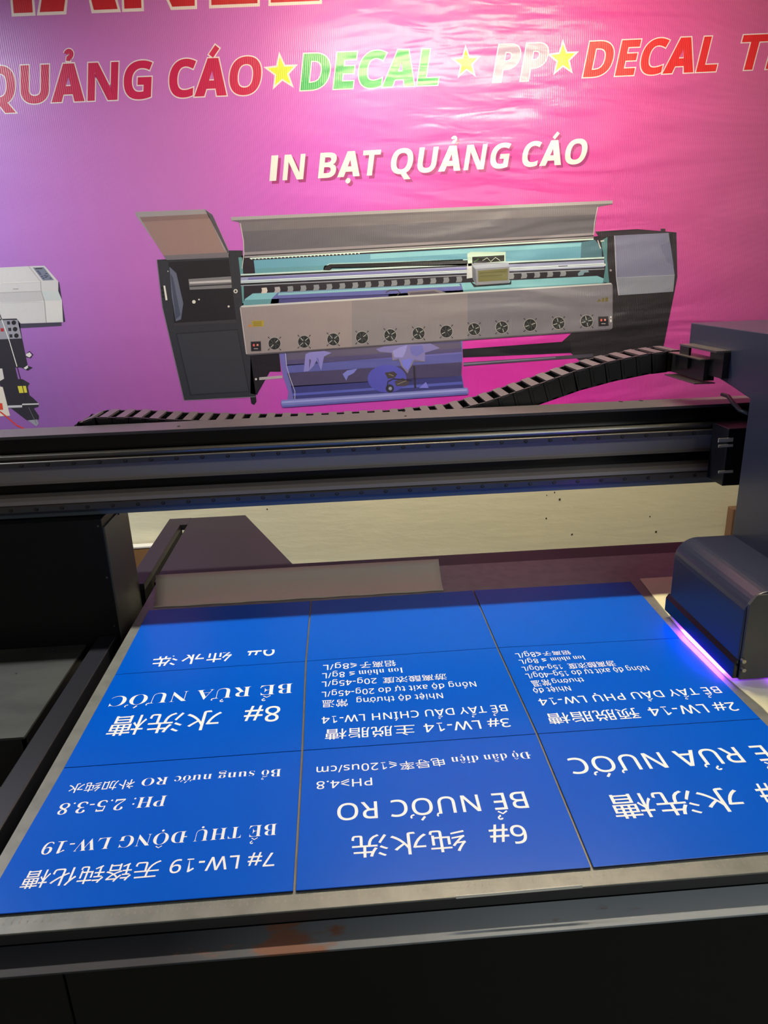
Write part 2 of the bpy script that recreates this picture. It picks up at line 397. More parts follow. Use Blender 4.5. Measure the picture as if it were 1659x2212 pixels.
c3 = BX('cardboard_piece', CARDB, pf.x - .25, onz(34, 1642, -.75).x, pf.y - 0.02, pf.y + .2, -0.8, -0.74, None)
tag(c3, 'small brown cardboard piece on the floor under the left shelf', 'cardboard')

# ================================================================== BANNER
YB = WY - 0.012
def BP(x, y, k=0): 
    p = ony(x, y, YB); return Vector((p.x, YB - 0.00022 * k - 0.0002, p.z))
ban = thing('advertising_banner', (0.7, YB, 0.2), 'large glossy violet and magenta vinyl banner with slogans and a printed printer', 'banner')
bm = bmesh.new(); box(bm, -1.6, 3.2, YB, YB + 0.003, 0.16, 1.86)
link('banner_sheet', bm, banner_material(), ban)

def banner_text(name, text, col, pl, pr, ptop, off, shear, outline=None, k=2, shadow=None, tracking=0.0, label=None, parent=ban):
    O = BP(*pl); U = BP(*pr) - O; T = BP(*ptop) - O
    u = U.normalized(); n = Vector((0, -1, 0)); v = n.cross(u) * -1
    v = u.cross(n) * -1 if u.cross(n).z < 0 else u.cross(n)
    V = v * abs(T.dot(v))
    mats = [ink(col)]; bm = bmesh.new()
    if shadow:
        mats.append(ink(shadow)); place_text(bm, text, 'bold', O + u * 0.008 - v * 0.009, U, V, off + 0.004, shear, Vector((0, -0.0002, 0)), len(mats) - 1, tracking)
        for f in bm.faces: f.material_index = len(mats) - 1
    nf = len(bm.faces)
    if outline:
        mats.append(ink(outline[0])); place_text(bm, text, 'bold', O, U, V, off + outline[1], shear, Vector((0, -0.0004, 0)), 0, tracking)
        bm.faces.ensure_lookup_table()
        for f in bm.faces[nf:]: f.material_index = len(mats) - 1
    place_text(bm, text, 'bold', O, U, V, off, shear, Vector((0, -0.0008, 0)), 0, tracking)
    orient(bm, (0, -1, 0))
    o = link(name, bm, mats, parent)
    if label: o['label'] = label
    return o
WOUT = ((225, 220, 228), 0.024)
banner_text('printed_heading', 'HANEL', (185, 18, 38), (-70, 29), (688, -2), (-70, -212), 0.012, 0.12, ((225, 220, 228), 0.022), label='bottom edge of large red white-outlined heading')
banner_text('printed_slogan', 'QUẢNG CÁO', (188, 0, 78), (-36, 226), (560, 202), (-36, 146), 0.011, 0.20, WOUT, label='crimson outlined words QUẢNG CÁO')
banner_text('printed_slogan', 'DECAL', (0, 165, 88), (650, 194), (944, 182), (650, 118), 0.011, 0.20, WOUT, label='green outlined word DECAL')
banner_text('printed_slogan', 'PP', (150, 135, 175), (1066, 176), (1172, 171), (1066, 99), 0.011, 0.20, WOUT, label='grey violet outlined letters PP')
banner_text('printed_slogan', 'DECAL', (212, 34, 44), (1260, 166), (1545, 153), (1260, 92), 0.011, 0.20, WOUT, label='red outlined word DECAL')
banner_text('printed_slogan', 'TEM', (212, 34, 44), (1588, 151), (1790, 142), (1588, 78), 0.011, 0.20, WOUT, label='red outlined letters cut by the right picture edge')
banner_text('printed_title', 'IN BẠT QUẢNG CÁO', (222, 228, 232), (578, 391), (1262, 353), (578, 337), 0.006, 0.20, None, shadow=(150, 40, 120), tracking=0.02, label='white title IN BẠT QUẢNG CÁO')
def star(cx, cy_, r, lab):
    c = BP(cx, cy_); s = 0.0018 * r; bm = bmesh.new()
    for k, (R, mi) in enumerate(((s * 1.25, 1), (s * 0.93, 0))):
        vs = []
        for i in range(10):
            a = math.pi / 2 + i * math.pi / 5 + 0.05; q = R if i % 2 == 0 else R * 0.42
            vs.append(bm.verts.new((c.x + q * math.cos(a), YB - 0.0006 - 0.0004 * k, c.z + q * math.sin(a))))
        f = bm.faces.new(vs); f.material_index = mi
    orient(bm, (0, -1, 0))
    o = link('printed_star', bm, [ink((205, 220, 20)), ink((225, 220, 228))], ban); o['label'] = lab
star(608, 156, 27, 'yellow star before the green word'); star(1007, 136, 24, 'yellow star before PP'); star(1216, 127, 26, 'yellow star after PP')

def pic(name, layers, parent=ban, label=None):
    """flat printed artwork: [(layer, colour, [points])], one mesh"""
    bm = bmesh.new(); cols = []; 
    for (k, c, pts) in layers:
        if c not in cols: cols.append(c)
        try:
            f = bm.faces.new([bm.verts.new(BP(x, y, k + 1)) for x, y in pts]); f.material_index = cols.index(c)
        except ValueError: pass
    orient(bm, (0, -1, 0))
    o = link(name, bm, [ink(c) for c in cols], parent)
    if label: o['label'] = label
    return o
def ln(k, c, pts, w):
    return [(k, c, [(q[0], q[1]) for q in p]) for p in thick(pts, w)]
def disc(k, c, cx, cy_, r, n=20, ry=None):
    return (k, c, [(cx + r * math.cos(2 * math.pi * i / n), cy_ + (ry or r) * math.sin(2 * math.pi * i / n)) for i in range(n)])
def lerp(a, b, t): return (a[0] + (b[0] - a[0]) * t, a[1] + (b[1] - a[1]) * t)

# --- the printed printer
M = thing('printed_printer_picture', (0.7, YB, 0.25), '', None); del M['label']
M.parent = ban; M.location = Vector((0.7, YB, 0.25)) - wpos(ban)
CAB = (46, 48, 58); CAB2 = (52, 54, 64); INT = (28, 25, 34)
L = [(0, CAB, [(338, 561), (357, 560), (494, 552), (494, 541), (524, 541), (527, 662), (553, 857), (397, 865), (350, 663)]),
     (1, INT, [(364, 566), (494, 560), (511, 697), (377, 704)]),
     (2, (98, 104, 128), [(366, 576), (381, 590), (396, 655), (391, 690), (380, 694), (371, 640)]),
     (3, (70, 76, 100), [(368, 590), (374, 600), (390, 680), (380, 690)]),
     (2, (120, 120, 128), [(407, 603), (499, 597), (501, 622), (410, 626)]),
     (3, (190, 188, 195), [(409, 609), (499, 604), (500, 609), (410, 613)]),
     (3, (60, 58, 68), [(409, 617), (500, 612), (500, 615), (410, 620)]),
     (2, (56, 54, 62), [(377, 704), (376, 698), (510, 690), (511, 697)]),
     (1, (30, 31, 38), [(380, 720), (513, 711), (539, 846), (411, 854)]), (2, CAB2, [(382, 722), (512, 713), (537, 845), (413, 852)]),
     (3, (225, 225, 220), [(353, 617), (357, 617), (362, 648), (358, 649)]), disc(3, (215, 215, 210), 509, 629, 4.5), disc(4, (30, 30, 36), 509, 629, 2.2),
     disc(3, (225, 225, 215), 419, 652, 4, 8), disc(3, (220, 220, 215), 430, 647, 2, 6), disc(3, (210, 210, 205), 494, 662, 2.5, 6), disc(3, (200, 200, 200), 363, 586, 1.5, 6),
     (0, (26, 24, 30), [(540, 856), (553, 856), (554, 868), (549, 875), (543, 872)])]
for yy in (622, 632, 641): L.append(disc(2, (16, 16, 20), 350.5 + (yy - 622) * .1, yy, 2.6, 6))
L += ln(3, (150, 150, 158), [(339, 561), (351, 663), (398, 865), (552, 857)], 0.9)
pic('printed_left_cabinet', L, M)
L = [(0, (150, 148, 156), [(292, 458), (443, 452), (459, 464), (494, 540), (496, 556), (359, 563), (352, 548), (294, 466)]),
     (1, (148, 122, 122), [(302, 469), (449, 462), (484, 540), (492, 547), (354, 553), (330, 515)]),
     (2, (130, 106, 108), [(302, 469), (449, 462), (454, 472), (308, 479)]),
     (2, (112, 108, 120), [(354, 552), (492, 545), (495, 556), (360, 562)]),
     (2, (80, 78, 90), [(443, 453), (459, 464), (495, 545), (492, 547)])]
pic('printed_left_lid', L, M, 'raised left lid of the printed machine, pinkish grey')
L = [(0, (112, 108, 118), [(515, 477), (1291, 443), (1287, 480), (1282, 512), (528, 553), (527, 530), (520, 495)]),
     (1, (96, 95, 108), [(523, 500), (1286, 463), (1283, 505), (528, 545)]),
     (2, (140, 136, 148), [(528, 545), (1283, 503), (1282, 508), (528, 551)]), (2, (60, 58, 68), [(528, 551), (1282, 508), (1282, 511), (528, 554)]),
     (3, (160, 158, 168), [(528, 554), (1282, 511), (1282, 514), (528, 557)]),
     (1, (158, 158, 166), [(498, 469), (1323, 433), (1323, 441), (1291, 446), (515, 479), (500, 477)]),
     (2, (100, 98, 108), [(500, 476), (1323, 439.5), (1323, 441), (1291, 447), (515, 480)])]
L += ln(3, (200, 200, 200), [(519, 482), (526, 520), (527, 548), (523, 580)], 1.6) + ln(3, (190, 190, 196), [(1291, 447), (1284, 480), (1282, 508)], 1.5)
pic('printed_long_lid', L, M, 'long raised grey lid of the printed machine')
DK = (36, 31, 44)
L = [(0, DK, [(522, 552), (1283, 511), (1328, 504), (1330, 625), (524, 664)]),
     (1, (104, 164, 194), [(548, 562), (1256, 523), (1254, 559), (552, 596)]),
     (2, (134, 196, 216), [(800, 549), (1256, 525), (1254, 532), (800, 560)]),
     (2, (98, 156, 176), [(552, 580), (1000, 560), (1000, 572), (552, 594)]),
     (1, (78, 118, 138), [(1256, 523), (1285, 518), (1300, 536), (1300, 556), (1254, 559)]),
     (1, (98, 150, 160), [(515, 556), (523, 556), (526, 600), (527, 655), (524, 655), (520, 600)]),
     (2, (82, 130, 142), [(1298, 520), (1312, 512), (1311, 560), (1316, 612), (1302, 612), (1308, 575)]),
     (3, (28, 26, 32), [(700, 584), (702, 577), (712, 571), (1010, 562), (1010, 573), (716, 578), (712, 584)]),
     (2, (170, 210, 214), [(698, 584), (700, 575), (711, 569), (1010, 560), (1010, 574), (716, 580), (716, 585)]),
     (3, (196, 222, 224), [(520, 592), (1305, 555), (1305, 559), (520, 596)]), (4, (24, 22, 34), [(520, 595.5), (1305, 558.5), (1305, 561), (520, 599)]),
     (3, (150, 158, 200), [(520, 598), (1305, 561), (1305, 582), (520, 617)]),
     (4, (120, 120, 186), [(536, 600), (1010, 578), (1010, 583), (536, 605)]),
     (4, (206, 224, 236), [(520, 606), (1305, 568), (1305, 574), (520, 612)]), (5, (130, 140, 170), [(520, 609), (1305, 571), (1305, 572), (520, 610)]),
     (4, (24, 22, 34), [(520, 612), (1305, 577), (1305, 580), (520, 616)]), (5, (150, 156, 176), [(520, 616), (1305, 580), (1305, 582), (520, 618)]),
     (1, (128, 190, 208), [(529, 646), (546, 634), (1290, 596), (1310, 604), (1312, 616), (525, 662)]),
     (2, (96, 150, 166), [(525, 662), (530, 648), (800, 637), (1312, 610), (1314, 614)]),
     (2, (98, 104, 178), [(584, 657), (587, 645), (600, 632), (996, 612), (1002, 634)]),
     (3, (136, 190, 204), [(602, 633), (992, 613), (994, 618), (600, 638)]), (3, (72, 70, 134), [(602, 655), (603, 646), (840, 636), (836, 646)]),
     (3, (124, 118, 130), [(880, 629), (940, 625), (962, 631), (960, 636), (882, 640)]), (4, (90, 84, 100), [(885, 632), (938, 628), (950, 633), (885, 638)])]
for i in range(24):
    a = lerp((571, 627), (1216, 590), i / 23) if i < 18 else lerp((571, 627), (1216, 590), i / 23)
    c = (205, 198, 196) if i == 0 else ((170, 168, 176) if i == 1 else (132, 138, 150))
    if 1000 < a[0] < 1100: continue
    L += [(3, c, [(a[0] - 6, a[1] - 5), (a[0] + 5, a[1] - 6), (a[0] + 7, a[1] + 1), (a[0] + 5, a[1] + 6), (a[0] - 7, a[1] + 7), (a[0] - 5, a[1] + 1)])]
L += [(3, (120, 150, 170), [(1248, 591), (1255, 584), (1270, 583), (1272, 588), (1262, 589), (1260, 594), (1249, 596)])]
for i in range(30): L += [(4, (240, 252, 246), [(541 + i * 8, 558.5 - i * .42), (545 + i * 8, 558.2 - i * .42), (544 + i * 8, 561.5 - i * .42)])]
L += [(3, (214, 240, 236), [(540, 557), (1282, 515), (1282, 518), (540, 559.5)])]
L += ln(5, (60, 50, 70), [(650, 608), (664, 607)], 1.6) + ln(5, (60, 50, 80), [(1206, 575), (1226, 574)], 1.4)
L += ln(5, (70, 60, 60), [(833, 632), (842, 627), (858, 626), (864, 632), (858, 638)], 2)
pic('printed_open_interior', L, M, 'teal lit inside of the printed machine with its rail and pinch rollers')
L = [(6, (190, 218, 208), [(1009, 548), (1018, 544), (1092, 544), (1092, 565), (1011, 575)]), (7, (30, 32, 32), [(1020, 555), (1089, 551), (1089, 564), (1020, 570)]),
     (6, (196, 205, 214), [(1009, 570), (1019, 568), (1020, 600), (1008, 602)]),
     (8, (132, 138, 156), [(1019, 572), (1024, 568), (1098, 567), (1100, 575), (1100, 611), (1028, 616), (1020, 600)]),
     (9, (160, 172, 196), [(1020, 573), (1098, 567), (1100, 576), (1027, 581)]), (9, (100, 104, 120), [(1020, 575), (1027, 582), (1029, 615), (1021, 601)]),
     (9, (108, 108, 70), [(1032, 585), (1097, 580), (1097, 605), (1033, 609)]), (10, (92, 92, 58), [(1036, 589), (1093, 585), (1093, 587), (1036, 591)]), (10, (92, 92, 58), [(1036, 596), (1085, 593), (1085, 595), (1036, 598)]),
     (5, (24, 24, 30), [(1014, 606), (1028, 616), (1100, 612), (1104, 604), (1104, 614), (1024, 620)])]
L += ln(8, (200, 215, 205), [(1042, 563), (1052, 557), (1060, 565), (1070, 556), (1080, 563)], 1.3) + ln(8, (60, 110, 60), [(1024, 566), (1034, 559)], 1.8)
pic('printed_print_head', L, M, 'print head box with an olive label in the printed machine')
# front panel with fans
def fp(u, v): return lerp(lerp((524, 664), (1321, 611), u), lerp((535, 767), (1321, 712), u), v)
L = [(6, (150, 140, 146), [(518, 665), (523, 660), (760, 646), (760, 752), (536, 767), (531, 764)]),
     (6, (134, 130, 140), [(760, 646), (1010, 630.5), (1010, 735), (760, 752)]), (6, (120, 119, 134), [(1010, 630.5), (1319, 611), (1323, 615), (1323, 708), (1319, 712), (1010, 735)]),
     (7, (196, 200, 206), [(519, 663), (523, 660), (1319, 611), (1322, 614), (524, 664)]), (7, (84, 80, 92), [(533, 765), (1320, 710), (1318, 713), (536, 768)])]
L += ln(7, (196, 192, 200), [(519, 665), (533, 765)], 1.4)
L += [(7, (168, 150, 60), [(544, 693), (570, 692), (570, 705), (545, 706)]), (7, (190, 130, 70), [(535, 706.5), (540, 699), (545, 706)]),
      (7, (110, 100, 50), [(1289, 652), (1294, 645), (1299, 651)]), (7, (110, 100, 50), [(1300, 644), (1305, 643), (1305, 652), (1300, 652)]), (7, (110, 100, 50), [(1307, 643), (1313, 642), (1313, 651), (1307, 652)])]
for r in range(3): L += ln(8, (120, 100, 40), [(547, 696 + r * 3.4), (565, 695 + r * 3.4)], 1)
for (x, y) in ((541.5, 738), (1291.5, 684)):
    L += [(7, (46, 42, 52), [(x, y), (x + 22, y - 1), (x + 23, y + 20), (x + 1, y + 21)]), (8, (28, 25, 32), [(x + 2, y + 2), (x + 20, y + 1), (x + 21, y + 18), (x + 3, y + 19)]),
          (9, (220, 100, 90), [(x + 5, y + 5), (x + 9, y + 5), (x + 9, y + 10), (x + 5, y + 10)]), (9, (225, 150, 140), [(x + 13, y + 5), (x + 17, y + 5), (x + 17, y + 9), (x + 13, y + 9)]),
          (9, (150, 146, 156), [(x + 7, y + 14), (x + 16, y + 14), (x + 16, y + 16), (x + 7, y + 16)])]
L += [(8, (210, 210, 215), [(1317, 683), (1321, 683), (1321, 696), (1317, 696)]), (9, (40, 38, 44), [(1318, 687), (1320, 687), (1320, 690), (1318, 690)])]
pic('printed_front_panel', L, M, 'grey front panel of the printed machine')
for i, (x, y) in enumerate(((593, 742), (657, 738), (720, 733), (782, 729), (843, 724), (904, 720), (964, 716), (1024, 711), (1084, 707), (1145, 702), (1206, 698), (1267, 694))):
    L = []
    for sx in (-1, 1):
        for s2 in (-1, 1):
            L += ln(7, (64, 60, 70), [(x + sx * 8, y + s2 * 8), (x + sx * 13, y + s2 * 13.5)], 1.3); L.append(disc(8, (40, 38, 46), x + sx * 13, y + s2 * 13.5, 1.4, 6))
    L += [disc(8, (170, 168, 172), x, y, 14.2), disc(9, (34, 36, 40), x, y, 13)]
    a0 = i * 0.7
    for k in range(7):
        a = a0 + k * 2 * math.pi / 7
        L += ln(10, (74, 78, 80), [(x + 3 * math.cos(a), y + 3 * math.sin(a)), (x + 11.5 * math.cos(a + .35), y + 11.5 * math.sin(a + .35))], 1.6)
    for k in ((0, 1) if i % 3 else (0,)):
        a = math.pi * (.75 + .5 * k) + 0.05 * i
        L += ln(11, (190, 194, 192), [(x + 11.5 * math.cos(a), y + 11.5 * math.sin(a)), (x - 11.5 * math.cos(a), y - 11.5 * math.sin(a))], 1.3)
    L.append(disc(12, (44, 46, 50), x, y, 3.2, 10))
    o = pic('printed_fan', L, M)
# lower left, fabric and roll
L = [(0, (26, 22, 32), [(541, 766), (603, 762), (607, 803), (583, 803), (555, 853), (541, 850)]), (1, (176, 170, 178), [(560, 815), (610, 811), (610, 817), (560, 821)]), disc(1, (205, 205, 205), 553, 819, 2.6, 6)]
pic('printed_roll_bracket', L, M)
FAB = (88, 82, 142)
L = [(1, (112, 108, 190), [(603, 763), (999, 735), (999, 779), (997, 805), (999, 820), (1003, 840), (621, 864), (623, 846), (612, 815), (607, 790)]),
     (2, (84, 78, 128), [(617, 762), (995, 736), (998, 760), (618, 790)]), (3, (96, 90, 120), [(620, 763), (700, 756), (880, 745), (995, 741), (996, 752), (620, 778)]),
     (2, (92, 96, 176), [(618, 788), (998, 764), (998, 782), (625, 806)]), (2, (74, 68, 108), [(620, 806), (998, 782), (997, 812), (630, 836)]),
     (2, (60, 62, 134), [(628, 834), (997, 812), (1001, 838), (634, 862)]), (3, (90, 100, 200), [(632, 850), (998, 824), (999, 830), (632, 855)])]
L += ln(5, (205, 205, 235), [(617, 763), (619, 790), (626, 815), (637, 845), (637, 862)], 1.2)
L += [(4, (84, 86, 196), disc(4, FAB, 836, 818, 42, 28, 30)[2])]
L += [(5, (140, 136, 214), [(660, 765), (668, 761), (700, 758), (716, 762), (700, 770), (694, 800), (684, 778), (678, 790), (666, 802), (656, 803)]), (6, (84, 78, 128), [(668, 775), (672, 778), (668, 798)]), (6, (92, 96, 176), [(684, 772), (688, 776), (690, 790)])]
L += [(5, (128, 124, 190), [(812, 754), (830, 748), (880, 744), (930, 742), (950, 752), (918, 762), (918, 780), (895, 778), (880, 806), (866, 790), (862, 775), (848, 778), (846, 762), (820, 760)]),
      (6, (150, 148, 222), [(848, 758), (864, 750), (880, 745), (876, 760), (870, 772), (852, 772)]), (6, (110, 112, 196), [(885, 748), (912, 746), (916, 760), (900, 770), (888, 764)]),
      (6, (120, 126, 230), [(866, 778), (890, 774), (884, 800), (872, 794)])]
L += ln(6, (150, 140, 110), [(848, 762), (848, 778), (862, 777), (868, 790), (880, 806), (893, 780), (918, 780)], 1.4)
L += [(6, (70, 62, 66), [(831, 805), (850, 802), (858, 808), (852, 816), (838, 818)]), (6, (78, 70, 80), [(852, 824), (870, 816), (886, 826), (876, 834), (856, 834)]), (6, (50, 48, 62), disc(6, FAB, 842, 839, 9, 12)[2]), disc(7, (150, 156, 190), 843, 839, 4, 8)]
L += ln(7, (52, 44, 56), [(894, 790), (897, 838)], 4) + ln(7, (52, 44, 56), [(836, 838), (838, 824), (850, 818), (890, 822)], 2.4) + ln(7, (150, 140, 120), [(840, 808), (850, 812)], 1.4) + ln(7, (150, 140, 120), [(858, 830), (878, 822)], 1.4)
L += [(5, (124, 130, 220), [(740, 808), (750, 800), (772, 796), (764, 806), (752, 812), (748, 822)])]
L += [(5, (128, 130, 235), [(905, 838), (920, 825), (926, 838)])]
pic('printed_fabric', L, M, 'violet printed fabric hanging from the printed machine')
L = [(8, (124, 130, 212), [(608, 864), (1009, 837), (1012, 844), (1010, 852), (611, 880), (607, 872)]), (9, (160, 166, 236), [(609, 867), (1008, 840), (1008, 844), (609, 871)]), (9, (96, 98, 190), [(610, 876), (1010, 848), (1010, 852), (611, 880)])]
pic('printed_fabric_roll', L, M)
RC = (40, 36, 44)
L = [(1, RC, [(1285, 500), (1377, 495), (1461, 502), (1463, 599), (1429, 770), (1425, 800), (1285, 806), (1246, 774), (1226, 757), (1214, 738), (1235, 719), (1300, 706), (1313, 620), (1300, 520)]),
     (2, (50, 46, 56), [(1452, 503), (1461, 502), (1463, 599), (1448, 650)]), (2, (56, 52, 62), [(1287, 504), (1377, 496), (1452, 502), (1450, 505), (1326, 510), (1300, 512)]),
     (4, (122, 126, 160), [(1327, 509), (1444, 503), (1457, 594), (1454, 630), (1336, 638), (1331, 599)]), (5, (134, 140, 162), [(1331, 600), (1457, 594), (1454, 630), (1336, 638)]),
     (5, (112, 116, 152), [(1425, 530), (1447, 522), (1455, 575), (1440, 565)]),
     (2, (26, 22, 34), [(999, 754), (1230, 737), (1236, 762), (1000, 772)]), (2, (70, 66, 84), [(1001, 783), (1281, 764), (1281, 771), (1001, 791)]), (3, (130, 126, 160), [(1001, 785), (1200, 771), (1200, 773), (1001, 788)]),
     (3, (60, 54, 62), [(1427, 500), (1427, 494), (1437, 494), (1437, 500)])]
L += ln(6, (180, 182, 205), [(1327, 509), (1331, 599), (1336, 638)], 1.6) + ln(6, (170, 172, 195), [(1331, 600), (1457, 594)], 1)
L += [disc(3, (150, 148, 160), 1319, 584, 2.5, 8), disc(3, (200, 200, 210), 1306, 572, 3, 6), disc(3, (120, 118, 126), 1287, 790, 5, 8, 9)] + ln(3, (215, 215, 215), [(1291, 519), (1297, 537)], 1.8) + ln(3, (200, 205, 205), [(1297, 521), (1305, 520)], 3)
pic('printed_right_cabinet', L, M, 'dark right cabinet with violet grey lid in the printed machine')

# --- the white plotter printed at the left edge
P2 = thing('printed_plotter_picture', (-0.6, YB, 0.25), '', None); del P2['label']
P2.parent = ban; P2.location = Vector((-0.6, YB, 0.25)) - wpos(ban)
WB = (204, 204, 208)
L = [(0, (50, 42, 70), [(124, 606), (128, 610), (141, 695), (130, 697)]), (0, (66, 62, 84), [(40, 698), (133, 695), (133, 704), (44, 709), (38, 705)]),
     (1, WB, [(-160, 590), (-100, 584), (0, 578), (62, 575), (96, 574), (100, 578), (126, 608), (126, 629), (134, 649), (136.5, 696), (45, 699), (36, 688), (0, 689), (-160, 696)]),
     (2, (190, 190, 196), [(-160, 632), (0, 631), (90, 628), (96, 649), (0, 654), (-160, 660)]),
     (2, (196, 206, 210), [(91, 629), (126, 629), (134, 648), (97, 649)]), (2, (214, 214, 216), [(97, 650), (134, 649), (136, 695), (101, 697)]),
     (2, (116, 124, 146), [(71, 578), (94, 577), (117, 605), (93, 606)]), (3, (40, 42, 52), [(76, 579.5), (91, 579), (92, 581), (77, 581.5)])]
for (x, y) in ((82, 586), (85, 589), (87, 592), (97, 595), (91, 597), (100, 591), (102, 596.5), (94, 601), (99, 599), (109, 601)):
    L.append((3, (56, 66, 96), [(x - 2.5, y - 1), (x + 2, y - 1), (x + 3, y + 1), (x - 1.5, y + 1)]))
L += ln(3, (150, 150, 154), [(62, 575), (88, 608), (89, 629), (96, 650), (100, 697)], 1)
L += ln(3, (222, 222, 222), [(-160, 620), (0, 612), (88, 608)], 1.6) + ln(3, (164, 164, 168), [(-160, 640), (0, 633), (89, 629)], .9) + ln(3, (218, 218, 220), [(-160, 662), (0, 654), (96, 651)], 1.2)
L += ln(3, (120, 120, 124), [(28, 624.5), (40, 624.2)], .9)
pic('printed_plotter_body', L, P2, 'white top body of the printed plotter')
L = [(0, (44, 42, 54), [(-120, 692), (36, 688), (42, 694), (48, 732), (60, 790), (71, 794), (60, 801), (46, 794), (33, 794), (39, 819), (49, 819), (64, 828), (60, 836), (64, 854), (72, 860), (84, 872), (83, 879), (73, 882), (84, 898), (84, 906), (58, 908), (24, 882), (14, 881), (0, 830), (-120, 840)]),
     (1, (150, 150, 164), [(-120, 694), (38, 691), (47, 731), (-120, 738)]), (2, (170, 40, 50), [(1, 709), (8, 709), (9, 716), (2, 716)]),
     (1, (206, 206, 204), [(-120, 796), (5, 796), (9, 818), (-2, 824), (-120, 828)]), (1, (222, 216, 204), [(-120, 840), (0, 835), (6, 836), (22, 898), (-120, 906)]),
     (2, (214, 70, 50), [(-20, 869), (5, 871), (7, 885), (-20, 886)]), (2, (214, 205, 70), [(38, 834), (56, 833.5), (59, 848), (42, 849)]),
     (1, (196, 196, 204), [(17, 876), (48, 875), (48, 880), (17, 881)]), (2, (206, 206, 210), [(48, 872), (84, 871), (84, 874), (48, 875)]), (1, (150, 152, 168), [(60, 908), (80, 906), (84, 915), (79, 921)]),
     (2, (220, 220, 220), [(51, 795), (60, 789), (61, 794), (56, 798)])]
for r in range(3):
    L += [(2, (40, 40, 50), [(15 + r * 2.6, 694 + r * 14), (21.5 + r * 2.6, 694 + r * 14), (22 + r * 2.6, 701 + r * 14), (16 + r * 2.6, 701 + r * 14)]), disc(2, (28, 26, 34), 30 + r * 2.8, 697 + r * 14, 5, 12)]
L += ln(1, (20, 16, 24), [(56, 766), (64, 759), (71, 766), (66, 773), (56, 770)], 2) + [(2, (226, 222, 220), [(56, 765), (64, 761), (69, 767), (64, 772), (57, 769)])]
L += ln(2, (214, 64, 56), [(0, 889), (18, 903), (35, 918), (52, 926)], 3)
L += ln(3, (34, 30, 40), [(-8, 660), (4, 690)], 1.8) + ln(3, (226, 228, 224), [(4, 690), (20, 735), (37, 792)], 1.8) + ln(3, (46, 36, 50), [(37, 792), (46, 825), (56, 862)], 1.6) + ln(4, (120, 118, 130), [(62, 880), (79, 915)], 1)
pic('printed_plotter_stand', L, P2, 'dark stand with sockets under the printed plotter')

# ================================================================== THE PRINT TABLE
tb = thing('printer_table', (0.7, 0.5, -0.8), 'black flatbed printer table with a grey ruled aluminium bed and rust-marked front rail', 'table')
XR = 2.55
bm = bmesh.new(); box(bm, -0.018, XR, -0.032, 1.10, -0.003, 0.0)
link('print_bed', bm, BED, tb, 0.0008)
BX('bed_lip', mat('bed_lip_grey', (58, 58, 60), 0.4, 0.2), -0.018, XR, -0.0315, 1.09, -0.019, -0.003, tb)
tb_ext = [(-0.027, 1.10, -0.001), (-0.027, 1.658, -0.001), (0.162, 1.658, -0.001), (0.355, 1.18, -0.001), (XR, 1.18, -0.001), (XR, 1.10, -0.001)]
PR('rear_plate', REAR, tb_ext, (0, 0, -0.02), tb, 0.001)
PR('side_strip', REAR, [(-0.104, 1.095, -0.001), (-0.104, 1.66, -0.001), (-0.027, 1.66, -0.001), (-0.027, 1.588, -0.001), (-0.053, 1.588, -0.001), (-0.053, 1.095, -0.001)], (0, 0, -0.02), tb, 0.001)
BX('side_member', mat('side_member_paint', (30, 32, 40), 0.42), -0.124, -0.076, -0.06, 0.89, -0.60, -0.050, tb, 0.003)
BX('slot_floor', DARKHOLE, -0.06, 0.0, -0.03, 1.6, -0.14, -0.12, tb)
BX('strip_web', DARKHOLE, -0.085, -0.056, 1.10, 1.62, -0.12, -0.022, tb)
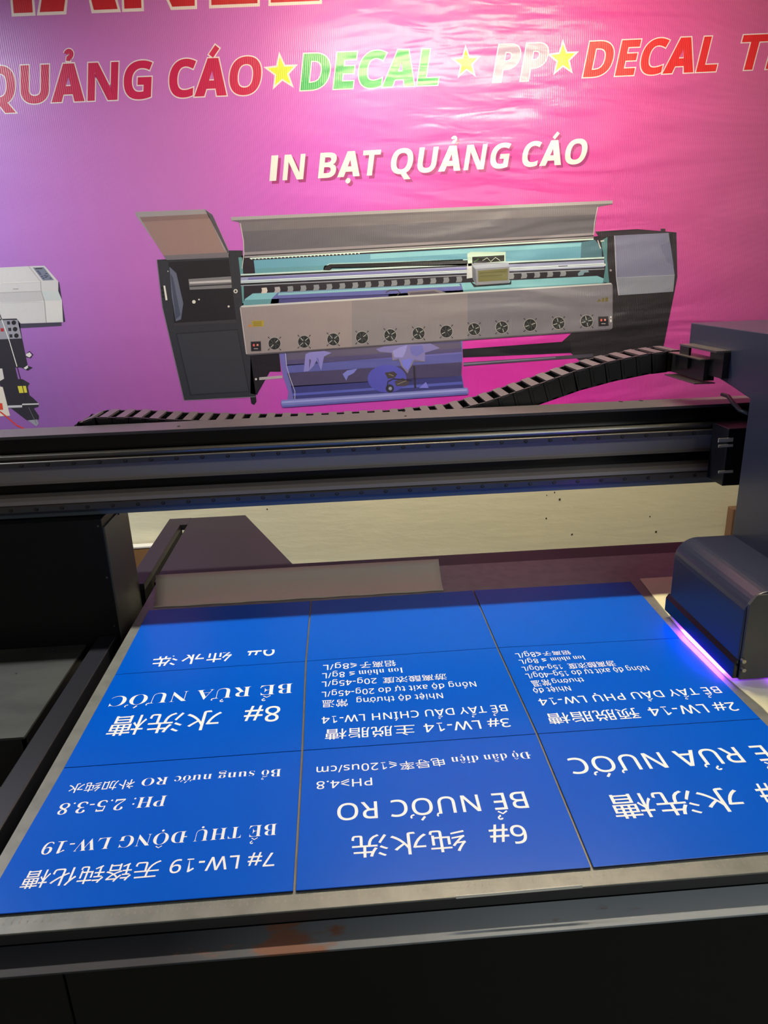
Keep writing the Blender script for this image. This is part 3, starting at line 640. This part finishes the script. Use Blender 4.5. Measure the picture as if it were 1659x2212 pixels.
# front rail: worn steel edge with rust
def rust_mat():
    m = mat('worn_front_rail', (70, 73, 76), 0.66, 0.0, 0.3, bump=(90, 0.2, 0.0008)); nt = m.node_tree; N, L_ = nt.nodes, nt.links; b = N['Principled BSDF']
    geo = N.new('ShaderNodeNewGeometry'); sp = N.new('ShaderNodeSeparateXYZ'); L_.new(geo.outputs['Position'], sp.inputs[0])
    n = N.new('ShaderNodeTexNoise'); n.inputs['Scale'].default_value = 16; n.inputs['Detail'].default_value = 7
    mp = N.new('ShaderNodeMapping'); mp.inputs['Scale'].default_value = (1, 2.2, 2.2); L_.new(geo.outputs['Position'], mp.inputs[0]); L_.new(mp.outputs[0], n.inputs['Vector'])
    # patch envelope: strongest near x = 0.43, thin speckle along the left edge
    e = N.new('ShaderNodeMapRange'); e.inputs[1].default_value = 0.0; e.inputs[2].default_value = 0.15; e.inputs[3].default_value = 0.16; e.inputs[4].default_value = -0.12
    a1 = N.new('ShaderNodeMath'); a1.operation = 'SUBTRACT'; a1.inputs[1].default_value = 0.42; L_.new(sp.outputs['X'], a1.inputs[0])
    a2 = N.new('ShaderNodeMath'); a2.operation = 'ABSOLUTE'; L_.new(a1.outputs[0], a2.inputs[0]); L_.new(a2.outputs[0], e.inputs[0])
    s = N.new('ShaderNodeMath'); s.operation = 'ADD'; L_.new(n.outputs[0], s.inputs[0]); L_.new(e.outputs[0], s.inputs[1])
    r = N.new('ShaderNodeMapRange'); r.inputs[1].default_value = 0.545; r.inputs[2].default_value = 0.66; L_.new(s.outputs[0], r.inputs[0])
    # light from the right put into the colour: rail darker left, paler right
    gx = N.new('ShaderNodeMapRange'); gx.inputs[1].default_value = 0.25; gx.inputs[2].default_value = 0.75; L_.new(sp.outputs['X'], gx.inputs[0])
    c0 = N.new('ShaderNodeMix'); c0.data_type = 'RGBA'; c0.inputs[6].default_value = lin((60, 60, 66)); c0.inputs[7].default_value = lin((146, 152, 158)); L_.new(gx.outputs[0], c0.inputs[0])
    c = N.new('ShaderNodeMix'); c.data_type = 'RGBA'; c.inputs[7].default_value = lin((124, 86, 70))
    L_.new(r.outputs[0], c.inputs[0]); L_.new(c0.outputs[2], c.inputs[6]); L_.new(c.outputs[2], b.inputs['Base Color'])
    return m
BX('front_rail', rust_mat(), -0.2, XR, -0.066, -0.020, -0.0375, -0.034, tb, 0.0007)
BX('front_panel', mat('front_panel_black', (12, 12, 15), 0.5), 0.128, XR, -0.062, -0.03, -0.79, -0.0375, tb)
BX('corner_panel', mat('corner_panel_black', (11, 12, 14), 0.5), -0.2, 0.125, -0.063, -0.03, -0.79, -0.0375, tb)
BX('bed_underframe', BLACK, -0.01, XR, 0.0, 1.08, -0.12, -0.022, tb)
BX('base_cabinet', mat('cabinet_black', (10, 10, 13), 0.6), 0.0, XR, 0.0, 1.05, -0.8, -0.12, tb)
CY('panel_screw', STEEL, (onz(36, 2117, -.25).x, -0.063, ony(36, 2117, -0.062).z), (0, 1, 0), 0.003, 0.006, tb, 10)
# ruler marks and figures engraved along the front edge of the bed
bm = bmesh.new()
TICK = mat('ruler_marks', (148, 146, 134), 0.5)
for i in range(0, 126):
    x = 0.0 + i * 0.01
    l = 0.008 if i % 5 else 0.011
    bm.faces.new([bm.verts.new(p) for p in ((x - .0003, -0.0045, .0003), (x + .0003, -0.0045, .0003), (x + .0003, -0.0045 - l * .6, .0003), (x - .0003, -0.0045 - l * .6, .0003))])
    if i % 10 == 0: s = str(i)
    else: s = str(i % 10)
    if i > 0:
        w = 0.0026 * len(s)
        place_text(bm, s, 'plain' if False else 'sans', Vector((x - w / 2, -0.0175, .0003)), Vector((w, 0, 0)), Vector((0, 0.0042, 0)))
orient(bm, (0, 0, 1)); link('ruler_scale', bm, TICK, tb)
# faint zone lines on the rear of the bed
bm = bmesh.new()
for (a, b) in (((0.93, 1.075), (1.33, 1.078)), ((0.93, 1.075), (0.945, 0.96)), ((1.352, 1.05), (1.346, 0.95)), ((1.352, 1.05), (1.75, 1.055)), ((0.80, 1.08), (0.93, 1.075))):
    for p in thick([a, b], 0.0014): bm.faces.new([bm.verts.new((q[0], q[1], 0.0003)) for q in p])
orient(bm, (0, 0, 1)); link('zone_line', bm, mat('zone_line_grey', (132, 118, 128), 0.5), tb)
# small chrome dots in the seam under the bed edge
for (x, y) in ((675, 1963), (723, 1964), (778, 1956), (862, 1949), (923, 1944), (987, 1938), (1586, 1893), (1549, 1884), (1658, 1886)):
    p = onz(x, y, -0.022); CY('seam_screw', ALU, (p.x, p.y, -0.026), (0, 0, 1), 0.0013, 0.014, tb, 8)

# white paper strip hanging out of the seam
bm = bmesh.new()
prism(bm, [onz(935, 1946, -0.0335), onz(1262, 1917, -0.0335), onz(1263, 1923, -0.0335), onz(1100, 1936, -0.0335), onz(1000, 1943, -0.0335)], (0, 0, 0.0006))
prism(bm, [ony(985, 1935, -0.0335), ony(1060, 1929, -0.0335), ony(1258, 1911, -0.0335), ony(1258, 1917, -0.0335), ony(985, 1941, -0.0335)], (0, -0.0006, 0))
tag(link('paper_strip', bm, mat('white_paper', (236, 236, 226), 0.6)), 'thin white paper strip caught under the front edge of the bed', 'paper')

# ================================================================== SIGN BOARDS
TH = 0.004
G = {(0, 0): (-50, 1978), (1, 0): (636, 1924), (2, 0): (1279, 1873), (3, 0): None,
     (0, 1): (135, 1659), (1, 1): (653, 1621), (2, 1): (1160, 1585), (3, 1): (1645, 1552),
     (0, 2): (247, 1457), (1, 2): (661, 1428), (2, 2): (1075, 1399), (3, 2): (1470, 1378),
     (0, 3): (320, 1318), (1, 3): (672, 1298), (2, 3): (1022, 1275), (3, 3): (1363, 1256)}
def GP(i, j):
    return Vector((1.262, 0.0, TH)) if G[(i, j)] is None else onz(*G[(i, j)], TH)
def board(i, j, label):
    """i column from the left, j row from the near edge"""
    gx, gy = 0.0020, 0.0007
    c = [GP(i, j) + Vector((gx, gy if j else 0, 0)), GP(i + 1, j) + Vector((-gx, gy if j else 0, 0)), GP(i + 1, j + 1) + Vector((-gx, -gy, 0)), GP(i, j + 1) + Vector((gx, -gy, 0))]
    c = [Vector((p.x, p.y, 0.0004)) for p in c]
    ctr = sum(c, Vector()) / 4
    bm = bmesh.new(); prism(bm, [p - ctr for p in c], (0, 0, TH - 0.0004))
    bmesh.ops.recalc_face_normals(bm, faces=bm.faces)
    for f in bm.faces:
        f.normal_update(); f.material_index = 0 if f.normal.z > .5 else 1
    o = link('sign_board', bm, [BLUE, EDGE]); o.location = ctr; WPOS[o.name] = ctr
    b = o.modifiers.new('bevel', 'BEVEL'); b.width = 0.0005; b.segments = 1
    return tag(o, label, 'sign board', 'blue sign boards on the print bed')
def line(parent, segs, cut=None):
    """one line of white lettering; seg = (text, style, far start, far end, near start)"""
    for (text, style, fs, fe, ns) in segs:
        bm = bmesh.new()
        O = onz(*fs, TH); U = onz(*fe, TH) - O; T = onz(*ns, TH) - O
        if style != 'cjk':
            u = U.normalized(); v = Vector((-u.y, u.x, 0)); V = v * T.dot(v)
        else:
            O = onz(*fs, TH); u = U.normalized(); v = Vector((-u.y, u.x, 0)); V = v * T.dot(v)
        off = {'sans': 0.006, 'serif': -0.012, 'cjk': 0.0}[style]
        place_text(bm, text, style, O, U, V, off, 0, Vector((0, 0, 0.00025)), 0, {'sans': 0.03, 'serif': 0.02, 'cjk': 0.0}[style])
        if cut is not None:
            g = bm.verts[:] + bm.edges[:] + bm.faces[:]
            bmesh.ops.bisect_plane(bm, geom=g, plane_co=cut[0], plane_no=cut[1], clear_outer=True)
        orient(bm, (0, 0, 1))
        link('lettering', bm, WHITE, parent)

b = board(0, 0, 'blue sign board reading 7# LW-19, at the near left corner of the bed')
line(b, [('7# LW-19', 'sans', (595, 1842), (372, 1858), (598, 1870)), ('无铬钝化槽', 'cjk', (350, 1858), (60, 1882), (340, 1897))])
line(b, [('BỂ THỤ ĐỘNG LW-19', 'serif', (600, 1779), (98, 1820), (594, 1804))])
line(b, [('PH: 2.5-3.8', 'serif', (363, 1718), (132, 1736), (358, 1741))])
line(b, [('Bổ sung nước RO', 'serif', (609, 1661), (309, 1682), (606, 1677)), ('补加纯水', 'cjk', (294, 1683), (152, 1694), (289, 1703))])
b = board(1, 0, 'blue sign board reading 6# BỂ NƯỚC RO, middle of the near row')
line(b, [('6#', 'sans', (1131, 1782), (1054, 1787), (1134, 1821)), ('纯水洗', 'cjk', (1001, 1790), (759, 1806), (1007, 1838))])
line(b, [('BỂ NƯỚC RO', 'sans', (1131, 1710), (729, 1737), (1138, 1745))])
line(b, [('PH⩾4.8', 'sans', (803, 1680), (684, 1689), (804, 1696))])
line(b, [('Độ dẫn điện', 'serif', (1142, 1624), (973, 1636), (1144, 1639)), ('电导率', 'cjk', (957, 1636), (862, 1646), (959, 1655)), ('⩽120us/cm', 'sans', (856, 1645), (684, 1657), (858, 1660))])
b = board(2, 0, 'blue sign board reading BỂ RỬA NƯỚC, near right, cut by the picture edge')
line(b, [('#', 'sans', (1660, 1696), (1625, 1699), (1672, 1738)), ('水洗槽', 'cjk', (1584, 1700), (1308, 1718), (1606, 1752))])
line(b, [('BỂ RỬA NƯỚC', 'sans', (1690, 1607), (1223, 1639), (1702, 1640))])
b = board(0, 1, 'blue sign board reading 8# BỂ RỬA NƯỚC, left end of the middle row')
line(b, [('8#', 'sans', (606, 1525), (531, 1530), (604, 1557)), ('水洗槽', 'cjk', (482, 1533), (248, 1548), (474, 1575))])
line(b, [('BỂ RỬA NƯỚC', 'serif', (634, 1476), (243, 1505), (631, 1497))])
b = board(1, 1, 'blue sign board with 3# LW-14 lettering, in the centre of the nine boards')
line(b, [('3# LW-14', 'sans', (1098, 1552), (914, 1564), (1101, 1570)), ('主脱脂槽', 'cjk', (895, 1565), (703, 1576), (899, 1587))])
line(b, [('BỂ TẨY DẦU CHÍNH LW-14', 'sans', (1092, 1522), (695, 1549), (1095, 1536))])
line(b, [('Nhiệt độ thường', 'sans', (955, 1497), (770, 1509), (957, 1508)), ('常温', 'cjk', (751, 1510), (696, 1513), (752, 1526))])
line(b, [('Nồng độ axit tự do 20g-45g/L', 'sans', (1026, 1472), (695, 1495), (1028, 1483))])
line(b, [('游离酸浓度', 'cjk', (963, 1455), (826, 1464), (966, 1468)), ('20g-45g/L', 'sans', (813, 1465), (695, 1473), (814, 1476))])
line(b, [('Ion nhôm', 'serif', (870, 1442), (774, 1449), (872, 1453)), ('≤ 8g/L', 'sans', (766, 1450), (696, 1455), (767, 1461))])
line(b, [('铝离子', 'cjk', (854, 1426), (777, 1431), (857, 1439)), ('⩽8g/L', 'sans', (770, 1432), (698, 1437), (771, 1443))])
b = board(2, 1, 'blue sign board reading 2# LW-14, right end of the middle row')
line(b, [('2# LW-14', 'sans', (1583, 1517), (1396, 1529), (1593, 1535)), ('预脱脂槽', 'cjk', (1372, 1529), (1178, 1542), (1382, 1552))])
line(b, [('BỂ TẨY DẦU PHỤ LW-14', 'sans', (1548, 1483), (1161, 1510), (1556, 1497))])
line(b, [('Nhiệt độ', 'sans', (1229, 1482), (1150, 1488), (1231, 1492))])
line(b, [('thường', 'sans', (1258, 1464), (1191, 1469), (1260, 1473)), ('常温', 'cjk', (1184, 1467), (1145, 1471), (1187, 1481))])
line(b, [('Nồng độ axit tự do 15g–40g/L', 'sans', (1396, 1438), (1134, 1456), (1401, 1448))])
line(b, [('游离酸浓度', 'cjk', (1324, 1427), (1224, 1434), (1328, 1439)), ('15g-40g/L', 'sans', (1212, 1436), (1126, 1441), (1214, 1445))])
line(b, [('Ion nhôm', 'serif', (1261, 1416), (1187, 1421), (1264, 1425)), ('≤ 8g/L', 'sans', (1178, 1422), (1120, 1426), (1180, 1431))])
line(b, [('铝离子', 'cjk', (1230, 1405), (1170, 1408), (1233, 1414)), ('⩽8g/L', 'sans', (1166, 1408), (1112, 1412), (1168, 1418))])
b = board(0, 2, 'blue sign board with half printed 9# characters, in the far left corner')
cutp = onz(465, 1411, TH)
line(b, [('9#', 'sans', (595, 1391), (538, 1395), (598, 1415)), ('纯水洗', 'cjk', (505, 1396), (337, 1409), (507, 1427))], cut=(cutp, Vector((0, 1, 0))))
board(1, 2, 'plain blue sign board without lettering, in the middle of the far row')
board(2, 2, 'plain blue sign board without lettering, far right beside the print head')

# ================================================================== SHEETS BESIDE THE BOARDS
def sheet(name, m, x0, x1, prof, label, wav=0.0, n=24):
    """thin sheet: prof = [(y, z)...] swept in x between edge functions"""
    bm = bmesh.new(); rows = []
    for j, (y, z) in enumerate(prof):
        rows.append([bm.verts.new((x0(y) + (x1(y) - x0(y)) * i / n, y + wav * math.sin(i * 1.7) * (1 if j == 0 else 0), z)) for i in range(n + 1)])
    for j in range(len(rows) - 1):
        for i in range(n): bm.faces.new([rows[j][i], rows[j][i + 1], rows[j + 1][i + 1], rows[j + 1][i]])
    o = link(name, bm, m, None, smooth=True)
    s = o.modifiers.new('solid', 'SOLIDIFY'); s.thickness = 0.0008; s.offset = 1
    return tag(o, label, 'paper')
prof = [(0.932, 0.0008)] + [(0.943 + 0.0105 * k, 0.0010 + 0.0003 * k + 0.00075 * k * k) for k in range(9)]
sheet('media_sheet', PAPER, lambda y: 0.012 - 0.01 * (y - .93) / .1, lambda y: 0.765, prof, 'cream paper sheet curling up behind the far row of blue boards', 0.0015)
tag(PR('media_board', MEDIA, [(1.275, -0.02, 0.0006), (2.2, -0.02, 0.0006), (2.2, 0.93, 0.0006), (1.292, 0.93, 0.0006), (1.280, 0.80, 0.0006), (1.266, 0.612, 0.0006), (1.268, 0.45, 0.0006), (1.280, 0.335, 0.0006)], (0, 0, 0.0022), None), 'cream yellow blank sheet under the print carriage, right of the blue boards', 'sheet')

# ================================================================== GANTRY BEAM
XL = -1.15
gb = thing('gantry_beam', (0.7, 0.95, 0.26), 'long black and silver gantry beam with two screwed guide rails across the table', 'beam')
def bar(name, m, pts, bevel=0.0, x0=XL, x1=XR + 0.1):
    return PR(name, m, yz(x0, pts), (x1 - x0, 0, 0), gb, bevel)
bar('top_cap', mat('top_cap_grey', (84, 80, 84), 0.38, 0.2), [(0.928, 0.4633), (1.026, 0.4633), (1.026, 0.448), (0.928, 0.456)], 0.001)
bar('upper_panel', BLACKGLOSS, [(0.931, 0.457), (0.931, 0.4225), (0.97, 0.4225), (1.02, 0.26), (1.02, 0.455)])
bar('upper_ledge', ALU, [(0.935, 0.4205), (0.903, 0.4220), (0.901, 0.4180), (0.905, 0.4085), (0.935, 0.4085)], 0.0012)
bar('guide_rail', STEEL, [(0.93, 0.4085), (0.900, 0.4085), (0.897, 0.406), (0.900, 0.3935), (0.93, 0.3935)], 0.0008)
bar('middle_panel', ALUDARK, [(0.93, 0.3935), (0.922, 0.392), (0.93, 0.385), (0.935, 0.350), (0.925, 0.3455), (0.96, 0.3455), (0.96, 0.3935)], 0.001)
bar('lower_panel', BLACKGLOSS, [(0.948, 0.3455), (0.948, 0.315), (0.97, 0.315), (0.97, 0.3455)])
bar('lower_ledge', ALUDARK, [(0.95, 0.3170), (0.915, 0.3165), (0.903, 0.3105), (0.901, 0.3015), (0.935, 0.3005)], 0.0012)
bar('guide_rail', STEEL, [(0.93, 0.3005), (0.900, 0.3005), (0.897, 0.298), (0.900, 0.2845), (0.93, 0.2845)], 0.0008)
bar('bottom_strip', BLUEGREY, [(0.93, 0.2850), (0.922, 0.284), (0.926, 0.262), (1.02, 0.262), (1.02, 0.2850)], 0.001)
BX('chain_tray', BLACK, -0.75, XR, 1.026, 1.17, 0.355, 0.362, gb)
BX('tray_lip', BLACK, -0.75, XR, 1.165, 1.17, 0.362, 0.385, gb)
def screw_bm(x, z):
    bm = bmesh.new(); cyl(bm, (x, 0.8995, z), (0, 1, 0), 0.0050, 0.003, 14); n0 = len(bm.faces); cyl(bm, (x, 0.8975, z), (0, 1, 0), 0.0034, 0.002, 10)
    bm.faces.ensure_lookup_table()
    for f in bm.faces[n0:]: f.material_index = 1
    return bm
SCREWM = [mat('screw_black', (92, 88, 86), 0.3, 0.7), DARKHOLE]
s1 = link('rail_screw', screw_bm(0.486, 0.4005), SCREWM, gb)
s2 = link('rail_screw', screw_bm(0.500, 0.2925), SCREWM, gb)
for k in range(-13, 25):
    if k == 0: continue
    for s in (s1, s2):
        c = s.copy(); COL.objects.link(c); c.parent = gb; c.location = (k * 0.0597, 0, 0)
for (x, y) in ((867, 895), (871, 900)):
    pass
for (x, y) in ((872, 889), (876, 899), (1327, 862), (1370, 860), (1343, 868), (1386, 866), (386, 921)):
    p = onz(x, y, 0.4634); CY('cap_hole', DARKHOLE, (p.x, min(max(p.y, .935), 1.02), 0.4638), (0, 0, 1), 0.0035, 0.0012, gb, 10)

# posts that carry the beam
def post(x0, x1, xr, label):
    t = thing('beam_post', ((x0 + x1) / 2, 0.95, 0.0), label, 'post')
    # big front cabinet, side cheek with a notch at the top
    BX('post_box', mat('post_black', (9, 9, 13), 0.5), x0, x1 - 0.004, 0.893, 1.085, -0.12 if xr else 0.003, 0.260, t, 0.001)
    if xr:
        PR('side_cheek', mat('post_cheek', (84, 84, 76), 0.42), yz(x1 - 0.004, [(0.893, -0.12), (1.090, -0.12), (1.090, 0.236), (1.078, 0.255), (1.045, 0.257), (1.045, 0.238), (0.897, 0.238)]), (0.004, 0, 0), t)
        for (px, py) in ((212, 1136), (231, 1247), (247, 1352)):
            p = ony(px, py, 0.892); CY('post_screw', ALU, (p.x, 0.8915, p.z), (0, 1, 0), 0.0026, 0.003, t, 10)
        CY('post_screw', STEEL, (x1, 1.015, 0.234), (1, 0, 0), 0.004, 0.006, t, 10)
    return t
post(-0.85, -0.065, True, 'large black box-shaped post under the left end of the beam')
post(2.2, XR + .05, False, 'black post under the right end of the beam, hidden behind the print carriage')
# low side shelf in front of the left post
sh = thing('side_shelf', (-0.4, 0.7, -0.08), 'dusty grey shelf plate in front of the left black post, left of the bed', 'shelf')
PR('shelf_plate', mat('dusty_black_plate', (62, 66, 64), 0.6, noise=(5, (44, 47, 48), (1, 3, 1)), bump=(12, 0.2, 0.004)), [(-0.85, 0.507, -0.0704), (-0.157, 0.507, -0.0704), (-0.157, 0.890, -0.0704), (-0.85, 0.890, -0.0704)], (0, 0, -0.006), sh, 0.001)
BX('shelf_apron', BLACK, -0.85, -0.159, 0.510, 0.517, -0.19, -0.077, sh)
BX('shelf_apron', BLACK, -0.165, -0.159, 0.510, 0.890, -0.45, -0.077, sh)
for (px, py) in ((113, 1403), (127, 1404), (71, 1401), (35, 1455)):
    p = onz(px, py, -0.07); CY('shelf_screw', ALU, (p.x, p.y, -0.0698), (0, 0, 1), 0.0018, 0.0016, sh, 8)

# ================================================================== CABLE CHAIN
ch = thing('cable_chain', (0.9, 1.09, 0.412), 'black plastic cable drag chain rising behind the beam to the print carriage', 'cable chain')
path = [(-0.165, 0.440), (-0.145, 0.462), (-0.112, 0.474), (-0.083, 0.478), (0.00, 0.474), (0.103, 0.463), (0.25, 0.452), (0.45, 0.444), (0.65, 0.444), (0.80, 0.452), (0.892, 0.472), (1.011, 0.507), (1.129, 0.543), (1.22, 0.563), (1.307, 0.577), (1.38, 0.583), (1.44, 0.583)]
def along(d):
    acc = 0
    for i in range(len(path) - 1):
        a = Vector(path[i]); b_ = Vector(path[i + 1]); l = (b_ - a).length
        if acc + l >= d: return a + (b_ - a) * ((d - acc) / l)
        acc += l
    return Vector(path[-1])
tot = sum((Vector(path[i + 1]) - Vector(path[i])).length for i in range(len(path) - 1))
CHM = mat('chain_plastic', (26, 25, 28), 0.42); CHB = mat('chain_crossbar_plastic', (84, 76, 82), 0.35)
PIT = 0.041
nl = int(tot / PIT); Y0, Y1 = 1.045, 1.155; TK = 0.052
def link_meshes():
    bm = bmesh.new()      # link body in local x, z (top at 0)
    for (ya, yb) in ((Y0, Y0 + .010), (Y1 - .010, Y1)):
        box(bm, -PIT * .52, PIT * .52, ya, yb, -TK, 0.0)
        box(bm, -PIT * .30, PIT * .30, ya - .0015, yb + .0015, -TK * .8, -TK * .2)
    box(bm, -PIT * .5, PIT * .5, Y0 + .02, Y1 - .02, -TK * .72, -TK * .45)
    box(bm, -PIT * .2, PIT * .2, Y0, Y1, -TK, -TK + .004)
    bar_ = bmesh.new(); box(bar_, -PIT * .26, PIT * .26, Y0 - .001, Y1 + .001, -0.003, 0.002)
    return bm, bar_
first = None
for i in range(nl):
    p = along((i + .5) * PIT); q = along((i + .5) * PIT + .005); r = along((i + .5) * PIT - .005)
    ang = math.atan2((q - r).y, (q - r).x)
    if first is None:
        b1_, b2_ = link_meshes()
        me1 = D.meshes.new('chain_link'); b1_.to_mesh(me1); b1_.free(); me1.materials.append(CHM)
        me2 = D.meshes.new('crossbar'); b2_.to_mesh(me2); b2_.free(); me2.materials.append(CHB)
        first = True
    o = D.objects.new('chain_link', me1); COL.objects.link(o); o.parent = ch
    o.location = Vector((p.x, 0, p.y)) - wpos(ch); o.rotation_euler = (0, -ang, 0)
    o2 = D.objects.new('crossbar', me2); COL.objects.link(o2); o2.parent = o

# ================================================================== PRINT CARRIAGE
XC = 1.400
pc = thing('print_carriage', (1.6, 0.6, 0.02), 'large blue-black print carriage with a rounded lamp box, right side of the beam', 'print carriage')
CARR = mat('carriage_paint', (40, 46, 66), 0.32, bump=(150, 0.08, 0.0004))
PR('carriage_housing', CARR, yz(XC, [(0.42, 0.19), (0.709, 0.19), (0.709, 0.515), (0.786, 0.530), (0.865, 0.543), (0.873, 0.598), (1.007, 0.603), (1.007, 0.655), (0.42, 0.655)]), (0.62, 0, 0), pc, 0.002)
# lamp box with rounded upper left edge
pts = [(1.268, 0.055), (1.268, 0.155)] + [(1.268 + 0.048 - 0.048 * math.cos(a), 0.157 + 0.046 * math.sin(a)) for a in [math.radians(v) for v in range(10, 91, 10)]] + [(2.02, 0.203), (2.02, 0.055)]
PR('lamp_box', CARR, [(x, 0.412, z) for x, z in pts], (0, 0.297, 0), pc, 0.003, 3)
PR('box_front_cover', mat('front_cover_paint', (62, 62, 64), 0.42), [(1.272, 0.412, 0.018), (2.02, 0.412, 0.018), (2.02, 0.412, 0.199), (1.285, 0.412, 0.199), (1.272, 0.412, 0.18)], (0, -0.006, 0), pc, 0.001)
sk = [(1.262, 0.018), (1.262, 0.050), (1.268, 0.060), (2.02, 0.060), (2.02, 0.018)]
PR('lamp_skirt', BLACKGLOSS, [(x, 0.412, z) for x, z in sk], (0, 0.305, 0), pc, 0.001)
BX('lamp_window', mat('uv_lamp_glass', (60, 20, 160), 0.1, emit=((110, 40, 255), 3.0)), 1.264, 1.285, 0.43, 0.68, 0.0160, 0.0180, pc)
for (px, py) in ((1605, 1427), (1605, 1446)):
    p = ony(px, py, 0.404); CY('cover_bolt', ALU, (p.x, 0.403, p.z), (0, 1, 0), 0.0042, 0.008, pc, 12)
# slider blocks on the rails and small fittings
xs = ony(1548, 985, 0.86).x
BX('slider_block', mat('slider_black', (16, 18, 26), 0.4), xs, xs + 0.09, 0.82, 0.896, 0.285, 0.425, pc, 0.002)
for (za, zb) in ((948, 953), (962, 964), (1018, 1020)):
    a = ony(1552, za, 0.8195); b_ = ony(1583, zb, 0.8195)
    BX('slider_seal', mat('seal_light', (215, 212, 196), 0.4), a.x, b_.x, 0.8185, 0.82, min(a.z, b_.z) - .001, max(a.z, b_.z) + .001, pc)
bm = bmesh.new(); tube(bm, [ony(1560, 852, 0.95), ony(1573, 856, 0.92), ony(1585, 872, 0.88), ony(1598, 886, 0.85), ony(1616, 893, 0.82)], 0.005)
link('air_hose', bm, mat('grey_hose', (60, 66, 74), 0.4), pc, smooth=True)
# chain bracket: a slotted metal frame and two clamp plates behind the housing
BR = thing('chain_bracket', (1.42, 1.0, 0.5), '', None); del BR['label']; BR.parent = pc; BR.location = Vector((1.42, 1.0, 0.5)) - wpos(pc)
BM_ = mat('bracket_black', (20, 20, 24), 0.4)
BX('bracket_arm', ALU, 1.366, 1.410, 0.807, 0.985, 0.603, 0.607, BR)
BX('bracket_upright', BM_, 1.366, 1.372, 0.935, 0.982, 0.553, 0.603, BR)
BX('bracket_upright', BM_, 1.385, 1.400, 0.807, 0.868, 0.545, 0.603, BR)
BX('clamp_plate', ALU, 1.355, 1.400, 0.854, 1.020, 0.5815, 0.584, BR)
BX('clamp_plate', ALU, 1.350, 1.400, 0.860, 1.020, 0.526, 0.5285, BR)
BX('chain_anchor', BM_, 1.374, 1.400, 0.868, 1.035, 0.532, 0.580, BR)
